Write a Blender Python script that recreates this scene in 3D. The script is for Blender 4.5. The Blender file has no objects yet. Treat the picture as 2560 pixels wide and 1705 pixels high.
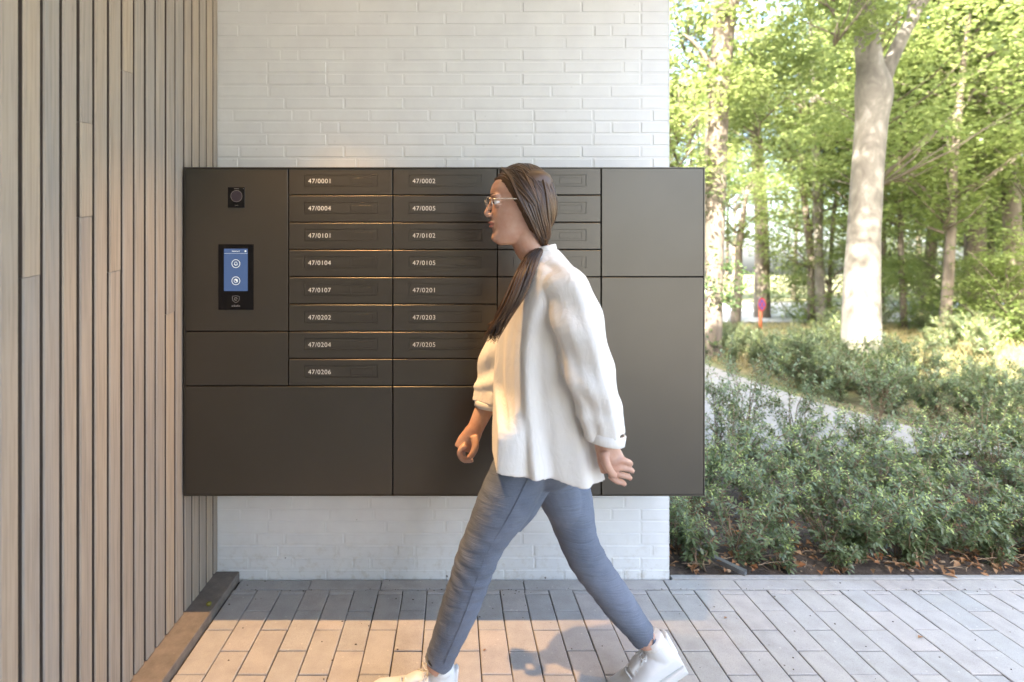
import bpy, math, random
import numpy as np
from mathutils import Vector, Matrix, noise

random.seed(7); rng = np.random.default_rng(7)
scene = bpy.context.scene
COL = scene.collection
R = math.radians

# ------------------------------------------------------------------ camera
CH = 1.28
F = 1265.0
cd = bpy.data.cameras.new('camera'); cam = bpy.data.objects.new('camera', cd); COL.objects.link(cam)
cam.location = (0, 0, CH); cam.rotation_euler = (R(90), 0, 0)
cd.sensor_width = 36; cd.lens = F/2560*36
cd.shift_x = 149/2560; cd.shift_y = -175.5/2560
cd.clip_start = .05; cd.clip_end = 400
cd.dof.use_dof = True; cd.dof.focus_distance = 1.80; cd.dof.aperture_fstop = 1.7
scene.camera = cam

# ------------------------------------------------------------------ sky, sun, exposure
SUN = Vector((-.60, -.80, 1.0)).normalized()
w = bpy.data.worlds.new('World'); scene.world = w; w.use_nodes = True
nt = w.node_tree; nt.nodes.clear()
sk = nt.nodes.new('ShaderNodeTexSky'); sk.sky_type = 'NISHITA'; sk.sun_disc = False
sk.sun_elevation = math.asin(SUN.z); sk.sun_rotation = math.atan2(SUN.x, SUN.y)
sk.dust_density = 5.0; sk.air_density = 1.0; sk.ozone_density = 1.0
bg = nt.nodes.new('ShaderNodeBackground'); bg.inputs['Strength'].default_value = .15
ow = nt.nodes.new('ShaderNodeOutputWorld')
nt.links.new(sk.outputs[0], bg.inputs[0]); nt.links.new(bg.outputs[0], ow.inputs[0])
sd = bpy.data.lights.new('sun', 'SUN'); sd.energy = 4.9; sd.angle = R(.53); sd.color = (1, .94, .84)
so = bpy.data.objects.new('sun', sd); COL.objects.link(so); so.rotation_euler = SUN.to_track_quat('Z', 'Y').to_euler()
scene.view_settings.view_transform = 'Standard'; scene.view_settings.look = 'None'
scene.view_settings.gamma = 1; scene.view_settings.use_curve_mapping = False
scene.view_settings.exposure = 3.38
LAMP_W = 46
scene.render.engine = 'CYCLES'
scene.cycles.use_denoising = True
scene.cycles.max_bounces = 9; scene.cycles.diffuse_bounces = 5; scene.cycles.transparent_max_bounces = 6
scene.cycles.sample_clamp_indirect = 12

# ------------------------------------------------------------------ helpers
def P(dx, dy, D):
    """a measured picture point (2354 px wide) turned into metres at its own distance D"""
    return Vector(((dx*1.0875-1131)*D/F, D, CH-(dy*1.0875-677)*D/F))

def tag(o, label=None, cat=None, group=None, kind=None):
    if label: o['label'] = label
    if cat: o['category'] = cat
    if group: o['group'] = group
    if kind: o['kind'] = kind
    return o

def empty(name, loc=(0, 0, 0)):
    o = bpy.data.objects.new(name, None); COL.objects.link(o); o.location = loc; o.empty_display_size = .1
    return o

def place(o, parent=None, loc=None, rot=None, scale=None):
    COL.objects.link(o)
    if parent is not None: o.parent = parent
    if loc is not None: o.location = loc
    if rot is not None: o.rotation_euler = rot
    if scale is not None: o.scale = scale
    return o

def mesh_from(name, verts, faces, mat=None, smooth=False):
    me = bpy.data.meshes.new(name); me.from_pydata([tuple(v) for v in verts], [], faces); me.update()
    if mat: me.materials.append(mat)
    if smooth: me.polygons.foreach_set('use_smooth', [True]*len(me.polygons))
    return me

class MB:
    """collects shapes for ONE mesh"""
    def __init__(s): s.v = []; s.f = []; s.m = []; s.mi = 0
    def add(s, vs, fs):
        n = len(s.v); s.v += [tuple(v) for v in vs]; s.f += [tuple(i+n for i in f) for f in fs]; s.m += [s.mi]*len(fs)
    def box(s, a, b):
        x0, y0, z0 = a; x1, y1, z1 = b
        s.add([(x0,y0,z0),(x1,y0,z0),(x1,y1,z0),(x0,y1,z0),(x0,y0,z1),(x1,y0,z1),(x1,y1,z1),(x0,y1,z1)],
              [(0,3,2,1),(4,5,6,7),(0,1,5,4),(1,2,6,5),(2,3,7,6),(3,0,4,7)])
    def rings(s, rings, cap=True, closed=True):
        n = len(rings[0]); vs = [p for r in rings for p in r]; fs = []
        for i in range(len(rings)-1):
            for j in range(n if closed else n-1):
                k = (j+1) % n
                fs.append((i*n+j, i*n+k, (i+1)*n+k, (i+1)*n+j))
        if cap:
            fs.append(tuple(range(n-1, -1, -1))); fs.append(tuple((len(rings)-1)*n+j for j in range(n)))
        s.add(vs, fs)
    def tube(s, pts, rad, seg=8, cap=True, sub=0, flat=None, fn=None):
        """pts list of Vector, rad list of r or (r1,r2)"""
        pts = [Vector(p) for p in pts]
        if sub: pts, rad = catmull(pts, rad, sub)
        rings = []; n = len(pts)
        t0 = (pts[1]-pts[0]).normalized()
        up = Vector(flat) if flat is not None else (Vector((0, 1, 0)) if abs(t0.y) < .9 else Vector((1, 0, 0)))
        for i, p in enumerate(pts):
            t = (pts[min(i+1, n-1)]-pts[max(i-1, 0)])
            if t.length < 1e-9: t = t0
            t.normalize()
            a = up-t*up.dot(t)
            if a.length < 1e-5: a = t.orthogonal()
            a.normalize(); b = t.cross(a)
            if flat is None: up = a
            r = rad[i]; ra, rb = r if isinstance(r, tuple) else (r, r)
            ring = []
            for k in range(seg):
                th = 2*math.pi*k/seg
                q = p+a*(math.cos(th)*ra)+b*(math.sin(th)*rb)
                if fn: q = fn(q, i/(n-1), th, p)
                ring.append(q)
            rings.append(ring)
        s.rings(rings, cap)
    def ell(s, c, r, seg=16, rg=10, rot=None):
        c = Vector(c); rings = []
        for i in range(1, rg):
            ph = math.pi*i/rg; ring = []
            for k in range(seg):
                th = 2*math.pi*k/seg
                q = Vector((math.sin(ph)*math.cos(th)*r[0], math.sin(ph)*math.sin(th)*r[1], -math.cos(ph)*r[2]))
                if rot is not None: q = rot @ q
                ring.append(c+q)
            rings.append(ring)
        s.rings(rings, True)
    def mesh(s, name, mats=None, smooth=False):
        me = mesh_from(name, s.v, s.f, None, smooth)
        for m in (mats if isinstance(mats, (list, tuple)) else [mats]):
            if m: me.materials.append(m)
        if any(s.m): me.polygons.foreach_set('material_index', s.m)
        return me
    def build(s, name, mats=None, parent=None, smooth=False, loc=None):
        return place(bpy.data.objects.new(name, s.mesh(name, mats, smooth)), parent, loc)

def catmull(pts, rad, sub):
    rr = [r if isinstance(r, tuple) else (r, r) for r in rad]; P2 = []; R2 = []
    n = len(pts)
    for i in range(n-1):
        p0, p1, p2, p3 = pts[max(i-1, 0)], pts[i], pts[i+1], pts[min(i+2, n-1)]
        for k in range(sub):
            t = k/sub
            q = .5*((2*p1)+(p2-p0)*t+(2*p0-5*p1+4*p2-p3)*t*t+(3*p1-p0-3*p2+p3)*t**3)
            P2.append(q); u = t*t*(3-2*t)
            R2.append((rr[i][0]*(1-u)+rr[i+1][0]*u, rr[i][1]*(1-u)+rr[i+1][1]*u))
    P2.append(pts[-1]); R2.append(rr[-1])
    return P2, R2

def remeshed(mb, name, mats, voxel, smooth=6, parent=None, factor=.5):
    """the shapes in mb fused into one continuous skin"""
    tmp = bpy.data.objects.new('tmp', mb.mesh('tmp')); COL.objects.link(tmp)
    m = tmp.modifiers.new('r', 'REMESH'); m.mode = 'VOXEL'; m.voxel_size = voxel; m.use_smooth_shade = True
    if smooth:
        m2 = tmp.modifiers.new('s', 'SMOOTH'); m2.iterations = smooth; m2.factor = factor
    dg = bpy.context.evaluated_depsgraph_get(); dg.update()
    me = bpy.data.meshes.new_from_object(tmp.evaluated_get(dg)); me.name = name
    bpy.data.objects.remove(tmp)
    me.materials.clear()
    for mm in (mats if isinstance(mats, (list, tuple)) else [mats]): me.materials.append(mm)
    return place(bpy.data.objects.new(name, me), parent)

def np_mesh(name, V, Fc, mats, tint=None, smooth=False, mat_index=None):
    """V (n,3), Fc (m,3) triangles, tint per face"""
    me = bpy.data.meshes.new(name)
    me.vertices.add(len(V)); me.vertices.foreach_set('co', np.asarray(V, dtype=np.float32).ravel())
    me.loops.add(Fc.size); me.loops.foreach_set('vertex_index', Fc.ravel().astype(np.int32))
    me.polygons.add(len(Fc)); me.polygons.foreach_set('loop_start', np.arange(0, Fc.size, 3, dtype=np.int32))
    me.update(calc_edges=True)
    if smooth: me.polygons.foreach_set('use_smooth', np.ones(len(Fc), dtype=bool))
    for m in mats: me.materials.append(m)
    if mat_index is not None: me.polygons.foreach_set('material_index', mat_index.astype(np.int32))
    if tint is not None:
        a = me.attributes.new('tint', 'FLOAT', 'FACE'); a.data.foreach_set('value', tint.astype(np.float32))
    me.validate()
    return me

# ------------------------------------------------------------------ materials
class N:
    def __init__(s, name):
        s.m = bpy.data.materials.new(name); s.m.use_nodes = True; s.t = s.m.node_tree
        s.b = s.t.nodes['Principled BSDF']; s.o = s.t.nodes['Material Output']
    def new(s, typ, **kw):
        n = s.t.nodes.new(typ)
        for k, v in kw.items():
            if k in ('scale', 'detail', 'roughness', 'distortion') and k.capitalize() in n.inputs: n.inputs[k.capitalize()].default_value = v
            else: setattr(n, k, v)
        return n
    def link(s, a, b): s.t.links.new(a, b)
    def coords(s, scale=(1, 1, 1), kind='Object', rnd=0):
        tc = s.new('ShaderNodeTexCoord'); mp = s.new('ShaderNodeMapping'); mp.inputs['Scale'].default_value = scale
        s.link(tc.outputs[kind], mp.inputs['Vector'])
        if rnd:
            oi = s.new('ShaderNodeObjectInfo'); c = s.new('ShaderNodeMath', operation='MULTIPLY'); c.inputs[1].default_value = rnd
            s.link(oi.outputs['Random'], c.inputs[0]); cx = s.new('ShaderNodeCombineXYZ')
            for i in range(3): s.link(c.outputs[0], cx.inputs[i])
            s.link(cx.outputs[0], mp.inputs['Location'])
        return mp.outputs[0]
    def noise(s, vec, scale, detail=4, rough=.55, dist=0):
        n = s.new('ShaderNodeTexNoise'); n.inputs['Scale'].default_value = scale; n.inputs['Detail'].default_value = detail
        n.inputs['Roughness'].default_value = rough; n.inputs['Distortion'].default_value = dist
        s.link(vec, n.inputs['Vector']); return n.outputs['Fac']
    def ramp(s, fac, stops):
        r = s.new('ShaderNodeValToRGB'); e = r.color_ramp.elements
        while len(e) < len(stops): e.new(.5)
        for el, (p, c) in zip(e, stops):
            el.position = p; el.color = (*c, 1) if len(c) == 3 else c
        s.link(fac, r.inputs[0]); return r.outputs[0]
    def mix(s, fac, a, b, blend='MIX'):
        m = s.new('ShaderNodeMix', data_type='RGBA', blend_type=blend)
        for sock, val in ((m.inputs[0], fac), (m.inputs[6], a), (m.inputs[7], b)):
            if isinstance(val, (int, float)): sock.default_value = val
            elif isinstance(val, tuple): sock.default_value = (*val, 1)
            else: s.link(val, sock)
        return m.outputs[2]
    def math(s, op, a, b=None):
        m = s.new('ShaderNodeMath', operation=op)
        for i, v in enumerate((a, b)):
            if v is None: continue
            if isinstance(v, (int, float)): m.inputs[i].default_value = v
            else: s.link(v, m.inputs[i])
        return m.outputs[0]
    def random(s):
        oi = s.new('ShaderNodeObjectInfo'); g = s.new('ShaderNodeNewGeometry')
        return s.math('FRACT', s.math('ADD', oi.outputs['Random'], g.outputs['Random Per Island']))
    def bump(s, h, strength=.3, dist=.002, prev=None):
        b = s.new('ShaderNodeBump'); b.inputs['Strength'].default_value = strength; b.inputs['Distance'].default_value = dist
        s.link(h, b.inputs['Height'])
        if prev is not None: s.link(prev, b.inputs['Normal'])
        s.link(b.outputs[0], s.b.inputs['Normal']); return b.outputs[0]
    def set(s, **kw):
        for k, v in kw.items():
            k = k.replace('_', ' ')
            i = s.b.inputs[k]
            if isinstance(v, (int, float)): i.default_value = v
            elif isinstance(v, tuple): i.default_value = (*v, 1) if len(v) == 3 and i.type == 'RGBA' else v
            else: s.link(v, i)
        return s

def simple(name, col, rough=.5, metal=0, **kw):
    n = N(name); n.set(Base_Color=col, Roughness=rough, Metallic=metal, **kw); return n.m

def m_wood():
    n = N('weathered_timber'); v = n.coords((14, 14, .55), rnd=37); v2 = n.coords((60, 60, 1.6), rnd=11)
    g1 = n.noise(v, 2.2, 5, .6, 1.2); g2 = n.noise(v2, 2.5, 4, .6)
    g3 = n.noise(n.coords((3, 3, .5), rnd=91), 1.3, 3)
    base = n.ramp(n.random(), [(0, (.33, .275, .21)), (.25, (.27, .255, .23)), (.5, (.40, .325, .235)), (.75, (.25, .22, .19)), (1, (.36, .295, .22))])
    c = n.mix(n.ramp(g1, [(.35, (0, 0, 0)), (.7, (1, 1, 1))]), n.mix(.45, base, (.38, .32, .25)) if 0 else base, (.36, .31, .245))
    c = n.mix(n.math('MULTIPLY', n.ramp(g2, [(.45, (0, 0, 0)), (.7, (1, 1, 1))]), .5), c, (.17, .135, .105))
    c = n.mix(n.math('MULTIPLY', n.ramp(g3, [(.45, (0, 0, 0)), (.7, (1, 1, 1))]), .35), c, (.29, .285, .28))
    vo = n.new('ShaderNodeTexVoronoi'); vo.inputs['Scale'].default_value = 1.1; n.link(n.coords((30, 30, 4), rnd=5), vo.inputs['Vector'])
    c = n.mix(n.math('MULTIPLY', n.ramp(vo.outputs['Distance'], [(.0, (1, 1, 1)), (.06, (0, 0, 0))]), .55), c, (.10, .07, .05))
    n.set(Base_Color=c, Roughness=.72); n.bump(g2, .25, .0008); return n.m

def m_paint():
    n = N('white_masonry_paint'); v = n.coords(kind='Object', rnd=0)
    g = n.new('ShaderNodeNewGeometry'); pos = g.outputs['Position']
    a = n.noise(pos, 9, 4); b = n.noise(pos, 160, 3, .6); c2 = n.noise(pos, 28, 4, .7)
    col = n.mix(n.ramp(a, [(.3, (0, 0, 0)), (.75, (1, 1, 1))]), (.66, .675, .66), (.60, .61, .60))
    sp = n.new('ShaderNodeTexVoronoi'); sp.inputs['Scale'].default_value = 11; n.link(pos, sp.inputs['Vector'])
    sz = n.new('ShaderNodeSeparateXYZ'); n.link(pos, sz.inputs[0])
    low = n.ramp(sz.outputs['Z'], [(.0, (.9, .9, .9)), (.45, (.25, .25, .25)), (.9, (.1, .1, .1))])
    dirt = n.math('MULTIPLY', n.ramp(sp.outputs['Distance'], [(.045, (1, 1, 1)), (.06, (0, 0, 0))]), low)
    col = n.mix(dirt, col, (.12, .10, .08))
    splash = n.math('MULTIPLY', n.ramp(c2, [(.5, (0, 0, 0)), (.8, (1, 1, 1))]), n.ramp(sz.outputs['Z'], [(0, (.85, .85, .85)), (.22, (0, 0, 0))]))
    col = n.mix(splash, col, (.42, .38, .30))
    n.set(Base_Color=col, Roughness=.55)
    p = n.bump(c2, .35, .0014); n.bump(b, .25, .0006, p); return n.m

def m_paver():
    n = N('concrete_paver'); g = n.new('ShaderNodeNewGeometry'); pos = g.outputs['Position']
    base = n.ramp(n.random(), [(0, (.425, .40, .37)), (.3, (.38, .372, .355)), (.55, (.445, .405, .375)), (.8, (.375, .372, .36)), (1, (.43, .41, .385))])
    a = n.noise(pos, 14, 5, .6); b = n.noise(pos, 420, 3, .7); c = n.noise(pos, 3.0, 3)
    col = n.mix(n.math('MULTIPLY', n.ramp(a, [(.4, (0, 0, 0)), (.7, (1, 1, 1))]), .55), base, (.27, .255, .24))
    col = n.mix(n.math('MULTIPLY', n.ramp(c, [(.45, (0, 0, 0)), (.65, (1, 1, 1))]), .25), col, (.43, .41, .385))
    col = n.mix(n.math('MULTIPLY', n.ramp(b, [(.5, (0, 0, 0)), (.72, (1, 1, 1))]), .6), col, (.16, .15, .14))
    vo = n.new('ShaderNodeTexVoronoi'); vo.inputs['Scale'].default_value = 26; n.link(pos, vo.inputs['Vector'])
    col = n.mix(n.math('MULTIPLY', n.ramp(vo.outputs['Distance'], [(.05, (1, 1, 1)), (.10, (0, 0, 0))]), .5), col, (.62, .58, .52))
    n.set(Base_Color=col, Roughness=.78); p = n.bump(b, .35, .0007); n.bump(a, .3, .001, p); return n.m

def m_stone():
    n = N('bluestone'); g = n.new('ShaderNodeNewGeometry'); pos = g.outputs['Position']
    a = n.noise(pos, 22, 5, .65); b = n.noise(pos, 260, 3, .7)
    col = n.mix(n.ramp(a, [(.35, (0, 0, 0)), (.7, (1, 1, 1))]), (.135, .118, .102), (.215, .185, .158))
    col = n.mix(n.math('MULTIPLY', n.ramp(b, [(.6, (0, 0, 0)), (.75, (1, 1, 1))]), .5), col, (.36, .32, .28))
    n.set(Base_Color=col, Roughness=.7); n.bump(b, .3, .0008); return n.m

def m_soil():
    n = N('soil'); g = n.new('ShaderNodeNewGeometry'); pos = g.outputs['Position']
    a = n.noise(pos, 30, 6, .7); b = n.noise(pos, 3, 4)
    col = n.ramp(a, [(.3, (.045, .032, .024)), (.55, (.10, .075, .055)), (.75, (.20, .155, .115))])
    n.set(Base_Color=col, Roughness=.95); n.bump(a, .9, .02); return n.m

def m_ground():
    n = N('woodland_floor'); g = n.new('ShaderNodeNewGeometry'); pos = g.outputs['Position']
    a = n.noise(pos, .5, 4); b = n.noise(pos, 14, 5, .7)
    c1 = n.ramp(b, [(.3, (.09, .075, .04)), (.55, (.19, .16, .08)), (.75, (.32, .26, .14))])
    c2 = n.ramp(b, [(.3, (.05, .07, .02)), (.6, (.12, .15, .05)), (.8, (.24, .24, .10))])
    col = n.mix(n.ramp(a, [(.42, (0, 0, 0)), (.58, (1, 1, 1))]), c1, c2)
    n.set(Base_Color=col, Roughness=.95); n.bump(b, .8, .03); return n.m

def m_bronze():
    n = N('bronze_powder_coat'); g = n.new('ShaderNodeNewGeometry'); pos = g.outputs['Position']
    b = n.noise(pos, 900, 2, .6); a = n.noise(pos, 3, 3)
    col = n.mix(n.ramp(a, [(.3, (0, 0, 0)), (.7, (1, 1, 1))]), (.088, .081, .068), (.096, .089, .076))
    n.set(Base_Color=col, Roughness=.40, Metallic=.75); n.b.inputs['Specular IOR Level'].default_value = .5
    n.bump(b, .06, .0003); return n.m

def m_leaf(name, dark, light, young, trans=.5, rough=.42, spec=.4):
    n = N(name)
    at = n.new('ShaderNodeAttribute'); at.attribute_name = 'tint'
    g = n.new('ShaderNodeNewGeometry')
    col = n.mix(g.outputs['Random Per Island'], dark, light)
    oi = n.new('ShaderNodeObjectInfo')
    col = n.mix(n.math('MULTIPLY', oi.outputs['Random'], .35), col, light)
    col = n.mix(at.outputs['Fac'], col, young)
    n.set(Base_Color=col, Roughness=rough); n.b.inputs['Specular IOR Level'].default_value = spec
    tr = n.new('ShaderNodeBsdfTranslucent'); n.link(n.mix(.5, col, young), tr.inputs['Color'])
    mx = n.new('ShaderNodeMixShader'); mx.inputs[0].default_value = trans
    n.link(n.b.outputs[0], mx.inputs[1]); n.link(tr.outputs[0], mx.inputs[2]); n.link(mx.outputs[0], n.o.inputs['Surface'])
    return n.m

def m_bark(name, c1, c2, c3, sc=6, stretch=.35, bump=.6):
    n = N(name); v = n.coords((1, 1, stretch), rnd=13); a = n.noise(v, sc, 6, .65, .6); b = n.noise(v, sc*6, 4, .7)
    col = n.ramp(a, [(.3, c1), (.55, c2), (.72, c3)])
    col = n.mix(n.math('MULTIPLY', n.ramp(b, [(.55, (0, 0, 0)), (.75, (1, 1, 1))]), .35), col, c1)
    n.set(Base_Color=col, Roughness=.85); n.bump(b, bump, .006); return n.m

M = dict(
    wood=m_wood(), paint=m_paint(), paver=m_paver(), stone=m_stone(), soil=m_soil(), ground=m_ground(), bronze=m_bronze(),
    dark=simple('dark_recess', (.012, .011, .010), .7),
    backing=simple('dark_membrane', (.016, .013, .011), .85),
    groove=simple('dark_slat_side', (.085, .066, .052), .8),
    joint=simple('jointing_sand', (.055, .048, .040), .95),
    glass_black=simple('black_glass', (.005, .005, .006), .12, Specular_IOR_Level=.25),
    print=simple('white_print', (.72, .70, .64), .55),
    greyprint=simple('grey_print', (.20, .20, .20), .5),
    lens=simple('camera_lens', (.03, .025, .035), .15),
    plaster=simple('white_ceiling', (.62, .615, .59), .8),
    render_wall=simple('dark_brickwork', (.10, .085, .07), .8),
    facade=simple('outer_render', (.55, .53, .49), .8),
    conc=m_stone(),
    steel=simple('grey_steel', (.20, .21, .22), .4, .6),
    asphalt=simple('road_surface', (.40, .39, .37), .85),
    leaf_hedge=m_leaf('hedge_leaf', (.078, .112, .055), (.135, .172, .092), (.40, .48, .14), .25, .32, .6),
    leaf_tree=m_leaf('tree_leaf', (.115, .175, .042), (.20, .265, .085), (.35, .38, .15), .6),
    leaf_ivy=m_leaf('ivy_leaf', (.03, .065, .022), (.075, .12, .035), (.16, .22, .07), .3, .35, .5),
    leaf_dark=m_leaf('dark_leaf', (.085, .12, .04), (.14, .18, .06), (.20, .23, .07), .45),
    leaf_dry=m_leaf('dry_leaf', (.16, .065, .025), (.36, .15, .06), (.38, .27, .16), .15, .8, .2),
    grass=m_leaf('dry_grass', (.16, .15, .05), (.28, .24, .10), (.36, .30, .16), .4, .7, .2),
    beech=m_bark('smooth_grey_bark', (.065, .056, .044), (.145, .130, .105), (.27, .25, .215), 4.5, .55, .45),
    bark=m_bark('rough_bark', (.07, .055, .04), (.15, .12, .09), (.25, .21, .16), 7, .25, .9),
    twig=m_bark('twig_bark', (.16, .105, .065), (.25, .18, .115), (.34, .26, .17), 40, .3, .3),
)
def m_screen():
    n = N('lit_screen'); n.set(Base_Color=(.02, .03, .06), Roughness=.15)
    n.set(Emission_Color=(.085, .165, .36), Emission_Strength=.062); return n.m
def m_glow(name, c, s):
    n = N(name); n.set(Base_Color=(.5, .5, .5), Emission_Color=c, Emission_Strength=s); return n.m
M['screen'] = m_screen(); M['icon'] = m_glow('screen_icon', (.75, .85, .72), .058); M['lampglass'] = m_glow('lamp_glass', (1, .62, .28), 4)

# ------------------------------------------------------------------ measured layout (metres)
WALL_Y = 2.103; SLAT_X = -.9775; WALL_R = .904; CEIL = 2.75
CAB_Y = 1.825

# ------------------------------------------------------------------ ground, paving, kerb, path, road
def ground():
    n = 60; xs = np.linspace(-90, 130, n); ys = np.linspace(-60, 160, n)
    V = []; Fc = []
    for j in range(n):
        for i in range(n):
            V.append((xs[i], ys[j], -.035))
    for j in range(n-1):
        for i in range(n-1):
            a = j*n+i; Fc.append((a, a+1, a+n+1, a+n))
    o = place(bpy.data.objects.new('ground', mesh_from('ground', V, Fc, M['ground']))); tag(o, kind='structure')
    # planting bed soil, lumpy
    x0, x1, y0, y1 = .86, 6.0, 2.122, 4.3; nx, ny = 200, 90; V = []; Fc = []
    for j in range(ny):
        for i in range(nx):
            x = x0+(x1-x0)*i/(nx-1); y = y0+(y1-y0)*j/(ny-1)
            e = min(1, (y-y0)/.12)
            z = -.012+e*(.018*noise.noise(Vector((x*3, y*3, 0)))+.012*noise.noise(Vector((x*14, y*14, 3)))+.006*noise.noise(Vector((x*45, y*45, 9))))
            V.append((x, y, z))
    for j in range(ny-1):
        for i in range(nx-1):
            a = j*nx+i; Fc.append((a, a+1, a+nx+1, a+nx))
    o = place(bpy.data.objects.new('planting_bed_ground', mesh_from('planting_bed_ground', V, Fc, M['soil'], True))); tag(o, kind='structure')
    # path running away beyond the bed
    mb = MB()
    L = [(1.55, 3.62), (1.75, 4.3), (1.95, 6), (2.2, 9), (2.3, 12)]; Rr = [(4.25, 3.45), (3.74, 4.11), (3.50, 4.92), (3.42, 6.86), (4.1, 12)]
    mb.add([(x, y, .012) for x, y in L]+[(x, y, .012) for x, y in Rr], [(i, i+5, i+6, i+1) for i in range(4)])
    mb.add([(x, y, .012) for x, y in Rr]+[(x, y, -.03) for x, y in Rr], [(i, i+1, i+6, i+5) for i in range(4)])
    mb.add([(x, y, .012) for x, y in L]+[(x, y, -.03) for x, y in L], [(i, i+5, i+6, i+1) for i in range(4)])
    n = N('pale_path'); g = n.new('ShaderNodeNewGeometry'); a = n.noise(g.outputs['Position'], 40, 5, .7); b = n.noise(g.outputs['Position'], 2, 4)
    n.set(Base_Color=n.mix(n.ramp(b, [(.4, (0, 0, 0)), (.7, (1, 1, 1))]), n.ramp(a, [(.35, (.20, .195, .18)), (.7, (.29, .28, .265))]), (.22, .205, .185)), Roughness=.9)
    tag(mb.build('path', n.m), kind='structure')
    mb = MB(); mb.add([(-20, 12.2, -.022), (70, 12.2+22*.1, -.022), (70, 22, -.022), (-20, 20, -.022)], [(0, 1, 2, 3)])
    tag(mb.build('road', M['asphalt']), kind='structure')
    mb = MB(); mb.add([(-25, -40, -.02), (60, -40, -.02), (60, -3.3, -.02), (-25, -3.3, -.02)], [(0, 1, 2, 3)])
    tag(mb.build('added_bounce_ground', simple('pale_bounce_surface', (.27, .255, .23), .9)), kind='structure')  # pale ground added unseen behind the camera to brighten the cabinet's reflections
ground()

def chamfer_box_mesh(name, sx, sy, sz, c, mat, warp=0, top=True):
    """block with chamfered top edges; origin in the middle of the top face"""
    hx, hy = sx/2, sy/2; j = lambda: random.uniform(-warp, warp)
    V = [(-hx+c, -hy+c, j()), (hx-c, -hy+c, j()), (hx-c, hy-c, j()), (-hx+c, hy-c, j()),
         (-hx, -hy, -c), (hx, -hy, -c), (hx, hy, -c), (-hx, hy, -c),
         (-hx, -hy, -sz), (hx, -hy, -sz), (hx, hy, -sz), (-hx, hy, -sz)]
    Fc = [(0, 1, 2, 3)]+[(4+i, 4+(i+1) % 4, (i+1) % 4, i) for i in range(4)]+[(8+i, 8+(i+1) % 4, 4+(i+1) % 4, 4+i) for i in range(4)]
    return mesh_from(name, V, Fc, mat)

def paving():
    base = MB(); base.box((-.885, -3.2, -.06), (9, 2.095, -.010)); pv = base.build('paving', M['joint']); tag(pv, kind='structure')
    mod = .0972; x0 = -.782-mod; gap = .0035
    meshes = {}
    def blk(w, l):
        k = (round(w, 3), round(l, 3))
        if k not in meshes: meshes[k] = [chamfer_box_mesh('paver', w, l, .03, .0022, M['paver'], .0007) for _ in range(3)]
        return random.choice(meshes[k])
    far = MB()
    def put(cx, cy, w, l, near):
        if near:
            o = place(bpy.data.objects.new('paver', blk(w-gap, l-gap)), pv, (cx+random.uniform(-.0007, .0007), cy, random.uniform(-.0012, .0012)), (random.uniform(-.003, .003), random.uniform(-.004, .004), random.uniform(-.003, .003)))
        else:
            hx, hy, c = (w-gap)/2, (l-gap)/2, .002; z = random.uniform(-.001, .001)
            V = [(cx-hx+c, cy-hy+c, z), (cx+hx-c, cy-hy+c, z), (cx+hx-c, cy+hy-c, z), (cx-hx+c, cy+hy-c, z),
                 (cx-hx, cy-hy, z-c), (cx+hx, cy-hy, z-c), (cx+hx, cy+hy, z-c), (cx-hx, cy+hy, z-c),
                 (cx-hx, cy-hy, -.02), (cx+hx, cy-hy, -.02), (cx+hx, cy+hy, -.02), (cx-hx, cy+hy, -.02)]
            far.add(V, [(0, 1, 2, 3)]+[(4+i, 4+(i+1) % 4, (i+1) % 4, i) for i in range(4)]+[(8+i, 8+(i+1) % 4, 4+(i+1) % 4, 4+i) for i in range(4)])
    k = -1; TOP = 2.031
    xx = x0
    for k in range(-1, 98):
        xc = -.782+mod*k+mod/2; 
        if k == -1: w = mod
        wth = mod
        y = 2.005 if k % 2 else 1.905
        # piece up to the border row
        put(xc, (y+TOP)/2, wth, TOP-y, xc < 2.55)
        while y > -3.0:
            put(xc, y-.1, wth, .2, (xc < 2.55 and y > 1.45)); y -= .2
    # border row of long blocks along the wall
    x = -.875; lens = [.29]*32; first = True
    L0 = (((440+940/2.804)-1131)*2.065/F)
    xs = [-.875]+[L0+.2905*i for i in range(0, 30)]
    for a, b in zip(xs[:-1], xs[1:]):
        put((a+b)/2, (2.033+2.098)/2, b-a, 2.098-2.033, (a < 2.6))
    fo = far.build('paver', M['paver'], pv); tag(fo, kind='stuff')
    # kerb between paving and bed
    kb = empty('kerb', (0, 0, 0)); tag(kb, kind='structure')
    x = WALL_R+.006
    n = N('concrete_kerb'); g = n.new('ShaderNodeNewGeometry'); a = n.noise(g.outputs['Position'], 60, 5, .7)
    n.set(Base_Color=n.ramp(a, [(.3, (.27, .268, .255)), (.7, (.35, .345, .335))]), Roughness=.85); n.bump(a, .3, .001)
    me = chamfer_box_mesh('kerb_stone', .996, .024, .10, .002, n.m)
    for i in range(8):
        place(bpy.data.objects.new('kerb_stone', me), kb, (x+.5+i*1.0, 2.110, .006))
paving()

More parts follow.
